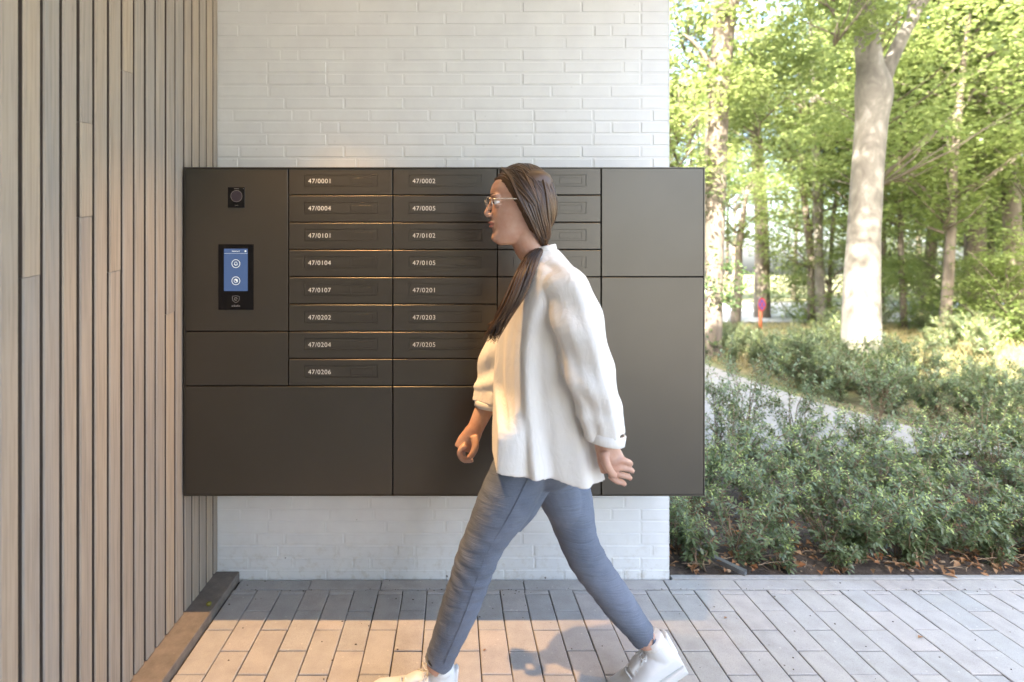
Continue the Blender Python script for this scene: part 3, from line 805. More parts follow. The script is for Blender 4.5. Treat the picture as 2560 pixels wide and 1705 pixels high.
    # ---- eyes, lips, brows
    for s in (1, -1):
        mb = MB(); mb.ell(H(.0705, s*.031, .1165), (.0108, .0108, .0108), 20, 14); e = fin(mb.build('eye', M['eye'], None, True))
        mb = MB(); mb.ell(H(.0788, s*.0318, .1163), (.0040, .0052, .0052), 16, 10); i = mb.build('iris', M['iris'], e, True)
        mb = MB(); mb.tube([H(.0865, s*.012, .1365), H(.0875, s*.026, .1415), H(.080, s*.040, .1405), H(.070, s*.050, .136)], [.0015, .0022, .002, .001], 8, sub=4, flat=tuple(up)); fin(mb.build('eyebrow', M['hair'], None, True))
    mb = MB(); mb.tube([H(.076, -.021, .056), H(.0895, -.008, .0605), H(.0905, 0, .0592), H(.0895, .008, .0605), H(.076, .021, .056)], [.0015, .0036, .0038, .0036, .0015], 10, sub=4, flat=tuple(up))
    mb.tube([H(.076, -.020, .0548), H(.087, -.008, .0505), H(.0885, 0, .0497), H(.087, .008, .0505), H(.076, .020, .0548)], [.0015, .0040, .0044, .0040, .0015], 10, sub=4, flat=tuple(up)); fin(mb.build('lips', M['lips'], None, True))
    # ---- glasses
    g = empty('glasses'); g.parent = ps; g.location = -base
    for s in (1, -1):
        mb = MB(); rim = []
        for k in range(25):
            t = 2*math.pi*k/24; cc, ss = math.cos(t), math.sin(t)
            cx = abs(cc)**.8*(1 if cc > 0 else -1); sx = abs(ss)**.8*(1 if ss > 0 else -1)
            v = s*.033+.0235*cx; rim.append(H(.0975-.22*max(0, abs(v)-.02)+.003*ss, v, .1145+.0165*sx))
        mb.tube(rim, [.0010]*25, 6, cap=False); mb.build('rim', M['frame_metal'], g, True)
        mb = MB(); mb.add(rim[:-1], [tuple(range(24))]); mb.build('lens', M['specglass'], g)
        mb = MB(); mb.tube([H(.0895, s*.0565, .121), H(.080, s*.071, .1215), H(.03, s*.0765, .119), H(-.015, s*.077, .115), H(-.028, s*.074, .100)], [.0013, .0015, .0015, .0015, .0012], 6, sub=3); mb.build('temple', M['frame_metal'], g, True)
    mb = MB(); mb.tube([H(.096, -.010, .119), H(.100, 0, .1215), H(.096, .010, .119)], [.0012]*3, 6, sub=3); mb.build('bridge', M['frame_metal'], g, True)
    # ---- hair: a close skull cap plus combed locks to a low ponytail
    hr = MB(); r = random.Random(3)
    tie = H(-.060, .028, -.020)
    cap = []
    for (z, f, b, wd) in [q for q in prof if q[0] >= .02]:
        lim = -.033+.51*z if z < .185 else .075
        ring = []
        for p, in zip(head_ring(z, f, b, wd, .0075, n=44)):
            d = p-hc; u = d.dot(fw)
            if u > lim: p = p-fw*(u-lim)*.98-(lat*(d.dot(lat)))*.10
            ring.append(p)
        cap.append(ring)
    hr.rings(cap)
    def onhead(u0, v0, z0, grow):
        """push a direction out to the skull surface"""
        c = H(-.010, 0, .115); d = (fw*u0+lat*v0+up*z0).normalized()
        a = .098+grow if d.dot(fw) < 0 else .086+grow
        q = V3((d.dot(fw)/a, d.dot(lat)/(.076+grow), d.dot(up)/(.103+grow)))
        return c+d/q.length
    for i in range(330):
        s = 1 if i % 3 else -1
        az0 = r.uniform(.32, 1.25)        # start along the parting, front to back
        st = (math.cos(az0*1.6), s*r.uniform(.0, .20), 1.0*math.sin(az0*1.6)+.62)
        side = r.uniform(0, 1)
        en = (-.55-.4*side, s*(1.0-.75*side), -.75-.15*side)
        mid = (.34-1.0*side+.0*az0, s*(1.0-.35*side), .35)
        path = []
        gr = .009+r.uniform(0, .0055)
        for t in np.linspace(0, 1, 9):
            a = (1-t)**2; b = 2*t*(1-t); c = t*t
            d = [st[k]*a+mid[k]*1.15*b+en[k]*c for k in range(3)]
            q = onhead(d[0], d[1], d[2], gr*(1-.0*t))
            path.append(q)
        path.append(tie+V3((r.uniform(-.009, .009), r.uniform(-.012, .012), r.uniform(-.004, .012))))
        wdt = r.uniform(.0022, .0042)
        hr.tube(path, [(wdt*.5)]+[(wdt)]*7+[wdt*.8, wdt*.5], 5, sub=2)
    for i in range(430):
        s = 1 if i % 3 else -1; f = r.random()**1.1; o = r.uniform(0, .006)
        j = lambda k=.002: r.uniform(-k, k)
        pp = [H(.050-.10*f, s*.014, .2165-.012*f+o), H(.038-.095*f, s*(.062+o), .178+j(.004)), H(.022-.085*f, s*(.078+o), .128+j(.004)), H(.002-.065*f+j(), s*(.082+o), .082), H(-.020-.050*f+j(), s*(.0745+o), .040), H(-.040-.032*f+j(), s*(.058+o*.6), .004), tie+V3((j(.008), j(.010), j(.006)))]
        wdt = r.uniform(.0018, .0036)
        hr.tube(pp, [wdt*.6]+[wdt]*5+[wdt*.6], 5, sub=3)
    fin(hr.build('hair', M['hair'], None, True))
    pt = MB()
    cl = [tie, P(1226, 588, 1.46), P(1207, 628, 1.405), P(1184, 680, 1.385), P(1158, 726, 1.388), P(1132, 764, 1.395)]
    for i in range(190):
        a = r.uniform(0, 2*math.pi); rad = math.sqrt(r.random())
        wid = [.011, .020, .024, .026, .022, .012]
        off = [V3((math.cos(a+.12*j)*rad*wv*1.05, math.sin(a+.12*j)*rad*wv*.8, r.uniform(-.003, .003))) for j, wv in enumerate(wid)]
        n = r.choice([4, 5, 6, 6, 6, 6]); end = cl[n-1]+off[n-1]
        pp = [cl[j]+off[j] for j in range(n)]
        if n == 6: pp[-1] += V3((r.uniform(-.016, .012), 0, r.uniform(-.030, .02)))
        wd = r.uniform(.0016, .0030)
        pt.tube(pp, [wd]*(len(pp)-1)+[.0006], 5, sub=4)
    fin(pt.build('ponytail', M['hair'], None, True))
    # ---- blouse
    sh = MB()
    rows = [(574, 1224, 1282, .052), (590, 1216, 1296, .068), (606, 1208, 1308, .105), (622, 1198, 1322, .142), (640, 1190, 1332, .160), (665, 1180, 1340, .168), (700, 1167, 1343, .165), (740, 1156, 1340, .160), (780, 1149, 1336, .160),
            (820, 1146, 1335, .163), (860, 1145, 1337, .166), (900, 1145, 1341, .170), (940, 1145, 1347, .175), (980, 1145, 1355, .180), (1020, 1145, 1365, .185), (1060, 1146, 1375, .190), (1096, 1147, 1384, .193)]
    y0 = 574; NS = 96
    def fold(th, t):
        amp = .0015+.021*t**1.3
        return amp*(.55*math.sin(6*th+1.2+.8*t)+.38*math.sin(11*th+2.1-.9*t)+.22*math.sin(17*th+.4))
    def srow(i, sub, inner=0):
        a, b = rows[i], rows[min(i+1, len(rows)-1)]
        yy, xf, xb, hw = [a[k]*(1-sub)+b[k]*sub for k in range(4)]
        t = (yy-y0)/(1096-y0); ring = []
        for k in range(NS):
            th = 2*math.pi*k/NS; c, s = math.cos(th), math.sin(th)    # c>0 front (left in the picture), s>0 toward camera
            e = .86; cx = abs(c)**e*(1 if c > 0 else -1); sx = abs(s)**e*(1 if s > 0 else -1)
            q = P((xf+xb)/2-(xb-xf)/2*cx, yy, 1.52)
            q.z = P(0, yy, 1.52-.16*min(1, t*1.25)).z
            q.y = 1.525-hw*sx
            f = fold(th, t)-inner
            q.x += -c*f; q.y += -s*f
            # hem dips toward the back on the near side
            if t > .9:
                k2 = (t-.9)/.1; px = ((q.x*F/1.52)+1131)/1.0875
                dip = (1112-1096)*math.exp(-((px-1310)/55)**2)-8*max(0, (px-1350)/35)-5*max(0, (1200-px)/50)
                q.z -= k2*dip*1.0875*1.52/F*(1 if s > 0 else .8)
            # the cloth hangs outside the thighs
            if yy > 900:
                kk = min(1, (yy-900)/110); kk = kk*kk*(3-2*kk)
                for ax in ((P(1240, 985, 1.46), NL[1], NL[2]), (P(1262, 985, 1.58), FL[1], FL[2])):
                    for (a_, b_, ra, rb) in ((ax[0], ax[1], .086, .080), (ax[1], ax[2], .080, .060)):
                        ab = b_-a_; tt = max(0, min(1, (q-a_).dot(ab)/ab.length_squared)); c_ = a_+ab*tt
                        rr_ = ra+(rb-ra)*tt+.016-inner; dx_ = q.x-c_.x
                        if abs(dx_) < rr_:
                            need = math.sqrt(rr_*rr_-dx_*dx_)
                            if s > 0 and c_.y < 1.52: q.y = min(q.y, q.y*(1-kk)+(c_.y-need)*kk)
                            if s < 0 and c_.y > 1.52: q.y = max(q.y, q.y*(1-kk)+(c_.y+need)*kk)
            # soft crumples on the chest
            q += V3((c, s, 0))*(.0022*noise.noise(V3((q.x*16, q.y*9, q.z*11))))
            ring.append(q)
        return ring
    rings = []
    for i in range(len(rows)-1):
        for sub in (0, .34, .67): rings.append(srow(i, sub))
    rings.append(srow(len(rows)-1, 0))
    rings.append(srow(len(rows)-1, 0, .0055))
    for i, sub in ((len(rows)-2, .5), (len(rows)-2, 0), (len(rows)-3, 0), (len(rows)-4, 0)): rings.append(srow(i, sub, .0055))
    sh.rings(rings)
    def sleeve(pts, rad, seed):
        pts, rad = catmull(pts, rad, 6); n = len(pts)
        def fn(q, t, th, p):
            d = (q-p); k = .05+.16*t
            f = (.50*math.sin(5*th+seed)+.3*math.sin(9*th+2*seed+3*t))*k
            cr = .12*math.sin(26*t+2*math.cos(th+seed))*math.sin(th*1+seed)*(1 if t < .85 else 0)
            return p+d*(1+f*.75+cr)
        sh_rings = []; m2 = MB(); m2.tube(pts, rad, 40, cap=False, fn=fn)
        vs = m2.v; R_ = [[V3(v) for v in vs[i*40:(i+1)*40]] for i in range(n)]
        inn = []
        for i in range(n-1, max(n-10, 0), -1):
            c = sum(R_[i], V3())/40; inn.append([c+(v-c)*(1-.0052/max(.02, (v-c).length)) for v in R_[i]])
        sh.rings(R_+inn)
    sleeve([P(1266, 640, 1.455), P(1300, 672, 1.395), P(1327, 745, 1.355), P(1352, 850, 1.34), P(1374, 930, 1.335), P(1389, 1000, 1.335)], [.060, .069, .067, .064, .058, .052], 1.3)
    sleeve([P(1250, 640, 1.60), P(1225, 672, 1.655), P(1182, 745, 1.70), P(1146, 835, 1.712), P(1136, 890, 1.705), P(1128, 930, 1.695)], [.056, .064, .064, .062, .060, .058], 4.1)
    shirt = remeshed(sh, 'blouse', M['cloth'], .0034, 4); fin(shirt)
    # band collar and cuffs
    mb = MB()
    def band(c, ax, r0, r1, h, th=.003, n=40, tilt=V3((0, 0, 1))):
        t = tilt.normalized(); a = ax-t*ax.dot(t); a.normalize(); b = t.cross(a)
        o = [[c+t*z+a*(math.cos(2*math.pi*k/n)*(r0+e))+b*(math.sin(2*math.pi*k/n)*(r1+e)) for k in range(n)] for z, e in ((-h/2, 0), (-h/2+.002, th), (h/2-.002, th), (h/2, 0), (h/2, -.002), (-h/2, -.002))]
        mb.rings(o+[o[0]], False)
    band(P(1250, 578, 1.525), V3((1, 0, 0)), .036, .054, .030, tilt=V3((-.22, 0, 1)))
    fin(mb.build('collar', M['cloth'], None, True))
    mb = MB(); band(P(1390, 1003, 1.335), V3((0, 1, 0)), .051, .050, .028, tilt=V3((.16, 0, 1)))
    fin(mb.build('cuff', M['cloth'], None, True)); mb = MB(); band(P(1128, 928, 1.695), V3((0, 1, 0)), .054, .052, .022, tilt=V3((.10, 0, 1))); fin(mb.build('cuff', M['cloth'], None, True))
    # ---- jeans
    jn = MB()
    def wr_fn(seed):
        def fn(q, t, th, p):
            d = q-p; k = .35+.65*max(math.exp(-((t-.48)/.12)**2), math.exp(-((t-1)/.22)**2))
            z = .0017*k*math.sin(120*t+1.6*math.cos(th+seed)+2*noise.noise(V3((t*9, math.cos(th)+seed, math.sin(th)))))
            return q+d.normalized()*z
        return fn
    def leg(pts, rad, seed):
        p2, r2 = catmull(pts, rad, 14); jn.tube(p2, r2, 36, fn=wr_fn(seed))
    leg([P(1240, 985, 1.46)]+NL[1:-1]+[P(1016, 1500, 1.468), P(1010, 1513, 1.47)], [(.084, .086), (.077, .078), (.060, .059), (.054, .055), (.0415, .0425), (.0405, .0415)], 1)
    leg([P(1262, 985, 1.58)]+FL[1:-1]+[P(1470, 1450, 1.532), P(1479, 1461, 1.53)], [(.084, .086), (.077, .078), (.060, .059), (.053, .053), (.0405, .0415), (.0395, .0405)], 2.6)
    jn.ell(P(1250, 1030, 1.52), (.115, .145, .115), 30, 20)
    jn.ell(P(1246, 1058, 1.52), (.095, .12, .070), 30, 20)
    jn.tube([P(1222, 1070, 1.50), P(1190, 1140, 1.475), P(1160, 1200, 1.455)], [.080, .070, .052], 24, sub=5)
    jn.tube([P(1262, 1070, 1.545), P(1290, 1140, 1.56), P(1312, 1200, 1.57)], [.080, .070, .052], 24, sub=5)
    jeans = remeshed(jn, 'jeans', M['denim'], .0035, 9); fin(jeans)
    # outer seam of the near leg
    c2, q2 = catmull([P(1240, 985, 1.46)]+NL[1:-1]+[P(1016, 1500, 1.468)], [.086, .078, .059, .055, .0425], 10)
    mb = MB(); mb.tube([a+V3((.006, -b[0]*.995-.0005, 0)) for a, b in zip(c2, q2)][6:], [.0011]*(len(c2)-6), 6); fin(mb.build('side_seam', M['denim'], None, True))
    # ---- sneakers
    def shoe(ank, pitch, yawd, L=.255):
        s = empty('shoe'); s.parent = ps; s.location = -base
        fd = V3((-math.cos(yawd)*math.cos(pitch), -math.sin(yawd)*math.cos(pitch), math.sin(pitch))); ld = V3((-math.sin(yawd), math.cos(yawd), 0)); u = ld.cross(fd); 
        if u.z < 0: u = -u
        def S(a, b, c): return ank+fd*a+ld*b+u*c     # a forward of the ankle, c above it; sole plane at c=-.100
        def outline(t): # half width along the foot 0 heel .. 1 toe
            return .030+.017*math.sin(min(1, t*1.12)*math.pi*.75) if t < .9 else .042*math.sqrt(max(0, 1-((t-.82)/.185)**2))
        def sect(t, z0, z1, top, n=24, g=0):
            a = -.062+L*t; hw = max(.004, outline(t)+g); pts = []
            for k in range(n):
                th = 2*math.pi*k/n; c, q = math.cos(th), math.sin(th)
                e = .55; cx = abs(c)**e*(1 if c > 0 else -1); sq = abs(q)**(.8 if q > 0 else .35)*(1 if q > 0 else -1)
                wv = hw*(1-(top*max(0, q)))
                pts.append(S(a, wv*cx, (z0+z1)/2+(z1-z0)/2*sq))
            return pts
        ts = [0, .02, .06, .12, .2, .3, .38, .46, .55, .64, .72, .8, .88, .94, .98, 1.0]
        hgt = [-.060, -.036, -.026, -.022, -.024, -.022, -.026, -.036, -.046, -.054, -.058, -.060, -.063, -.068, -.075, -.084]
        up_ = MB(); up_.rings([sect(t, -.090, h, .30 if t < .6 else .18) for t, h in zip(ts, hgt)])
        up_.tube([S(-.020, 0, -.05), S(-.018, 0, -.022), S(-.016, 0, -.006)], [(.043, .036), (.041, .035), (.038, .033)], 24, sub=3, flat=tuple(fd))
        up_.tube([S(-.058, 0, -.06), S(-.058, 0, -.02), S(-.060, 0, .004)], [(.008, .022), (.008, .020), (.006, .014)], 16, sub=3, flat=tuple(fd))
        up_.tube([S(.03, 0, -.035), S(.055, 0, -.030), S(.085, 0, -.044)], [(.010, .020), (.009, .020), (.007, .018)], 16, sub=3, flat=tuple(u))
        o = remeshed(up_, 'upper', M['rubber'], .003, 4); o.parent = s
        so_ = MB(); so_.rings([sect(t, -.112, -.084 if t < .9 else -.088, 0, g=.0035) for t in ts]); so_.build('sole', M['sole'], s, True)
        for i in range(6):
            a = .030+i*.0135; z = -.0225-.0021*i-.011*(i/5)**1.3; lc = MB()
            sgn = 1 if i % 2 else -1
            lc.tube([S(a-.004, -.024, z-.012), S(a, -.012, z-.001), S(a+.003, 0, z+.003), S(a+.001, .012, z-.001), S(a-.004, .024, z-.012)], [(.0015, .0032)]*5, 8, sub=3, flat=tuple(u)); lc.build('lace', M['sole'], s, True)
        lc = MB()
        for sg in (1, -1): lc.tube([S(.028, sg*.002, -.016), S(.040, sg*.020, -.008), S(.030, sg*.034, -.018), S(.022, sg*.012, -.018), S(.050, sg*.026, -.030)], [.0017]*5, 6, sub=5)
        lc.build('lace', M['sole'], s, True)
        sk = MB(); sk.tube([S(-.018, 0, -.02), S(-.016, 0, .012)], [(.037, .034), (.035, .033)], 20, flat=tuple(fd)); sk.build('sock', M['cloth'], s, True)
    shoe(nank+V3((0, 0, .003)), R(5), R(3)); shoe(fank+V3((0, 0, .0)), R(-30), R(-3))
person()

# ------------------------------------------------------------------ plants
def leaf_arrays(C, Dv, Nv, L, W, fold=.25, droop=.15):
    """leaf blades: centre-base C, direction Dv, face normal Nv -> vertices and 4 triangles each"""
    n = len(C); Dv = Dv/np.linalg.norm(Dv, axis=1, keepdims=True)
    S = np.cross(Dv, Nv); S /= (np.linalg.norm(S, axis=1, keepdims=True)+1e-9); U = np.cross(S, Dv)
    L = L[:, None]; W = W[:, None]
    B = C; Mv = C+Dv*L*.45-U*W*fold*.5; T = C+Dv*L-U*L*droop
    Lf = C+Dv*L*.42+S*W*.5+U*W*fold*.5; Rt = C+Dv*L*.42-S*W*.5+U*W*fold*.5
    V = np.stack([B, Rt, T, Lf, Mv], 1).reshape(-1, 3)
    f = np.array([[0, 1, 4], [1, 2, 4], [4, 2, 3], [0, 4, 3]])
    Fc = (f[None]+(np.arange(n)*5)[:, None, None]).reshape(-1, 3)
    return V, Fc

def simple_leaf_arrays(C, Dv, Nv, L, W):
    n = len(C); Dv = Dv/np.linalg.norm(Dv, axis=1, keepdims=True)
    S = np.cross(Dv, Nv); S /= (np.linalg.norm(S, axis=1, keepdims=True)+1e-9)
    L = L[:, None]; W = W[:, None]
    V = np.stack([C, C+Dv*L*.45+S*W*.5, C+Dv*L, C+Dv*L*.45-S*W*.5], 1).reshape(-1, 3)
    f = np.array([[0, 2, 1], [0, 3, 2]])
    Fc = (f[None]+(np.arange(n)*4)[:, None, None]).reshape(-1, 3)
    return V, Fc

def shrub_meshes(seed, h, spread, nst, leafL=.033, upright=.5, tips=.35, dens=1.0):
    r = random.Random(seed); st = MB(); C = []; Dv = []; Nv = []; L = []; T = []
    def leafy(a, b, n, tipfrac, young):
        ax = (b-a).normalized(); o = ax.orthogonal().normalized()
        for i in range(n):
            t = (i+r.random())/n; p = a.lerp(b, t); ang = i*2.4+r.uniform(-.4, .4)
            side = (Matrix.Rotation(ang, 3, ax) @ o)
            d = (side*1.0+ax*.55+Vector((0, 0, r.uniform(-.35, .25)))).normalized()
            yng = 1.0 if (young and t > 1-tipfrac) else (r.random()*.12)
            C.append(p+side*.002); Dv.append(d); nn = (Vector((0, 0, 1))+side*-.2+Vector((r.uniform(-.5, .5), r.uniform(-.5, .5), 0)))
            Nv.append(nn); L.append(leafL*r.uniform(.65, 1.15)*(.6 if yng == 1.0 else 1)); T.append(yng*r.uniform(.55, 1))
    for s in range(nst):
        a = r.uniform(0, 2*math.pi); ln = h*r.uniform(.65, 1.1); out = spread*r.uniform(.25, 1.0)
        b0 = Vector((math.cos(a)*.035, math.sin(a)*.035, -.02)); pts = [b0]; k = 5
        for i in range(1, k+1):
            t = i/k; q = Vector((math.cos(a)*out*t**(1+upright), math.sin(a)*out*t**(1+upright), ln*t))
            pts.append(q+Vector((r.uniform(-1, 1), r.uniform(-1, 1), 0))*.018*h/.45)
        st.tube(pts, [.0048, .0040, .0032, .0024, .0018, .001], 5)
        leafy(pts[-2], pts[-1], int(13*dens), .55, r.random() < tips+.2); leafy(pts[-3], pts[-2], int(9*dens), 0, False)
        for tw in range(int(7*dens)):
            j = r.choice([0, 1, 1, 2, 2, 3, 3, 4, 4]); p = pts[j].lerp(pts[min(j+1, k)], r.random())
            a2 = a+r.uniform(-1.9, 1.9); l2 = h*r.uniform(.18, .38)
            e = p+Vector((math.cos(a2)*l2*.75, math.sin(a2)*l2*.75, l2*r.uniform(.25, .95)))
            m = p.lerp(e, .5)+Vector((r.uniform(-.012, .012), r.uniform(-.012, .012), -.006))
            st.tube([p, m, e], [.0019, .0014, .0007], 4)
            leafy(p, m, int(6*dens), 0, False); leafy(m, e, int(12*dens), .5, r.random() < tips and e.z > h*.5)
    V, Fc = leaf_arrays(np.array(C), np.array([tuple(d) for d in Dv]), np.array([tuple(d) for d in Nv]), np.array(L), np.array(L)*.46)
    tint = np.repeat(np.array(T), 4)
    return st, V, Fc, tint

def shrub_variant(seed, mats=('twig', 'leaf_hedge'), **kw):
    st, V, Fc, tint = shrub_meshes(seed, **kw)
    return st.mesh('stems', M[mats[0]], True), np_mesh('foliage', V, Fc, [M[mats[1]]], tint)

ORD = ['first', 'second', 'third', 'fourth', 'fifth', 'sixth', 'seventh', 'eighth', 'ninth', 'tenth', 'eleventh', 'twelfth', 'thirteenth', 'fourteenth', 'fifteenth', 'sixteenth', 'seventeenth', 'eighteenth', 'nineteenth', 'twentieth']
def put_plant(name, v, loc, rot, sc, label, cat, group):
    e = empty(name, loc); e.rotation_euler = (0, 0, rot); e.scale = (sc, sc, sc) if isinstance(sc, (int, float)) else sc
    tag(e, label, cat, group)
    place(bpy.data.objects.new('stems', v[0]), e); place(bpy.data.objects.new('foliage', v[1]), e)
    return e

def shrubs():
    near = [shrub_variant(100+i, h=.36+.05*(i % 3), spread=.26, nst=13, upright=.35, tips=.8, dens=.95) for i in range(5)]
    low = [shrub_variant(150+i, h=.30, spread=.24, nst=11, leafL=.032, upright=.1, tips=.6, dens=.75) for i in range(3)]
    tall = [shrub_variant(130+i, h=.66, spread=.15, nst=7, upright=.7, tips=.15, dens=1.1) for i in range(3)]
    hedge = [shrub_variant(160+i, h=.50, spread=.28, nst=12, leafL=.034, upright=.5, tips=.35, dens=1.35) for i in range(4)]
    small = [shrub_variant(190+i, h=.16, spread=.10, nst=5, upright=.2, tips=.2, dens=.7) for i in range(3)]
    r = random.Random(11)
    G1 = 'shrubs in the planting bed beside the paving'
    lab1 = 'bushy evergreen shrub with lime-green young tips in the bed behind the kerb'
    # front row: bases near the kerb, then a second row
    for i, (x, y, s) in enumerate([(1.00, 2.30, .75), (1.55, 2.36, .85), (1.88, 2.30, .88), (2.18, 2.33, .9), (2.50, 2.34, .92), (2.82, 2.38, 1.0), (3.12, 2.36, 1.0),
                                   (1.28, 2.72, .95), (1.62, 2.80, 1.0), (1.98, 2.74, 1.05), (2.35, 2.80, 1.0), (2.72, 2.84, 1.05), (3.08, 2.86, 1.0), (3.42, 2.8, 1.05),
                                   (1.42, 3.10, .9), (1.80, 3.14, .95), (2.2, 3.12, 1.0), (2.6, 3.18, .95), (3.0, 3.2, 1.0), (3.4, 3.16, 1.05), (3.75, 3.1, 1.05), (3.6, 2.45, 1.0)]):
        row = 'front' if i < 7 or i == 21 else 'middle' if i < 14 else 'back'; k = i if i < 7 else 7 if i == 21 else i-7 if i < 14 else i-14
        lb = 'bushy shrub with lime-green tips, %s row of the bed, %s from the white wall' % (row, ORD[k])
        if i == 0: lb = 'small loose green shrub growing right against the end of the white brick wall'
        if i == 2: lb = 'shrub with thin leaning bare stems near the kerb beside the small grey edging strip'
        if i == 3: lb = 'spreading shrub with forked woody base close to the kerb'
        put_plant('shrub', r.choice(near), (x+r.uniform(-.05, .05), y+r.uniform(-.04, .04), -.02), r.uniform(0, 6.28), s*r.uniform(.92, 1.08), lb, 'shrub', G1)
    for i, x in enumerate((1.28, 1.72, 2.03, 2.34, 2.66, 2.98, 3.3)):
        put_plant('shrub', low[i % 3], (x, 2.27+.03*(i % 2), -.02), r.uniform(0, 6.28), r.uniform(.85, 1.1), 'low spreading shrub at the front of the bed, %s from the white wall' % ORD[i], 'shrub', 'low shrubs at the front of the bed')
    for i, (x, y) in enumerate([(1.25, 3.35), (1.55, 3.5), (1.80, 3.42), (2.05, 3.55), (2.35, 3.45), (2.95, 3.5)]):
        put_plant('shrub', tall[i % 3], (x, y, -.02), r.uniform(0, 6.28), r.uniform(.85, 1.05), 'slender upright shrub against the pale path, %s from the white wall' % ORD[i], 'shrub', 'upright shrubs along the near edge of the path')
    for i, (x, y) in enumerate([(1.06, 2.18), (1.42, 2.20), (1.66, 2.18), (1.80, 2.26), (2.02, 2.19), (2.36, 2.2), (2.62, 2.22), (2.8, 2.18), (3.05, 2.24)]):
        put_plant('seedling', r.choice(small), (x, y, -.01), r.uniform(0, 6.28), r.uniform(.8, 1.2), 'tiny green sprig on the soil by the kerb, %s from the white wall' % ORD[i], 'small plant', 'sprigs on the bare soil')
    # hedge on the far side of the path
    pts = []
    for i in range(17):
        t = i/16; 
        x = 3.85+.1*math.sin(i)+max(0, (4.6-(9.2-5.4*t)))*.55; y = 9.2-5.6*t
        pts.append((x, y))
    for i, (x, y) in enumerate(pts):
        for k in range(3):
            put_plant('hedge_shrub', r.choice(hedge), (x+.1+.42*k+r.uniform(-.08, .08), y+.25*k+r.uniform(-.12, .12), -.03), r.uniform(0, 6.28), r.uniform(.85, 1.12)*(.72 if y > 6.5 else 1), 'hedge shrub beyond the pale path, %s line back, %s from the far end' % (ORD[k], ORD[i]), 'shrub', 'hedge beyond the path')
    pts = []
    for i in range(30):
        y = r.uniform(6.8, 11.5); x = r.uniform(.52*y, 1.2*y)
        if x < .66*y: x += .2*y
        if abs(x-5.75) < .6 and y < 7.4: continue
        pts.append((x, y))
    for nm, sel in (('nearer', [p for p in pts if p[1] < 9]), ('farther', [p for p in pts if p[1] >= 9])):
        for i, (x, y) in enumerate(sorted(sel, key=lambda p: p[0]/p[1])[:20]):
            put_plant('hedge_shrub', r.choice(hedge), (x, y, -.03), r.uniform(0, 6.28), r.uniform(.7, 1.2), 'sunlit undergrowth shrub among the trunks, %s from the left in the %s scatter' % (ORD[i], nm), 'shrub', 'undergrowth under the trees')
    for i in range(3):
        put_plant('hedge_shrub', r.choice(hedge), (.9+.3*i, 4.6+1.1*i, -.03), r.uniform(0, 6.28), 1.0, 'leafy shrub hidden behind the end of the brick wall, %s back' % ORD[i], 'shrub', 'shrubs behind the wall')
shrubs()

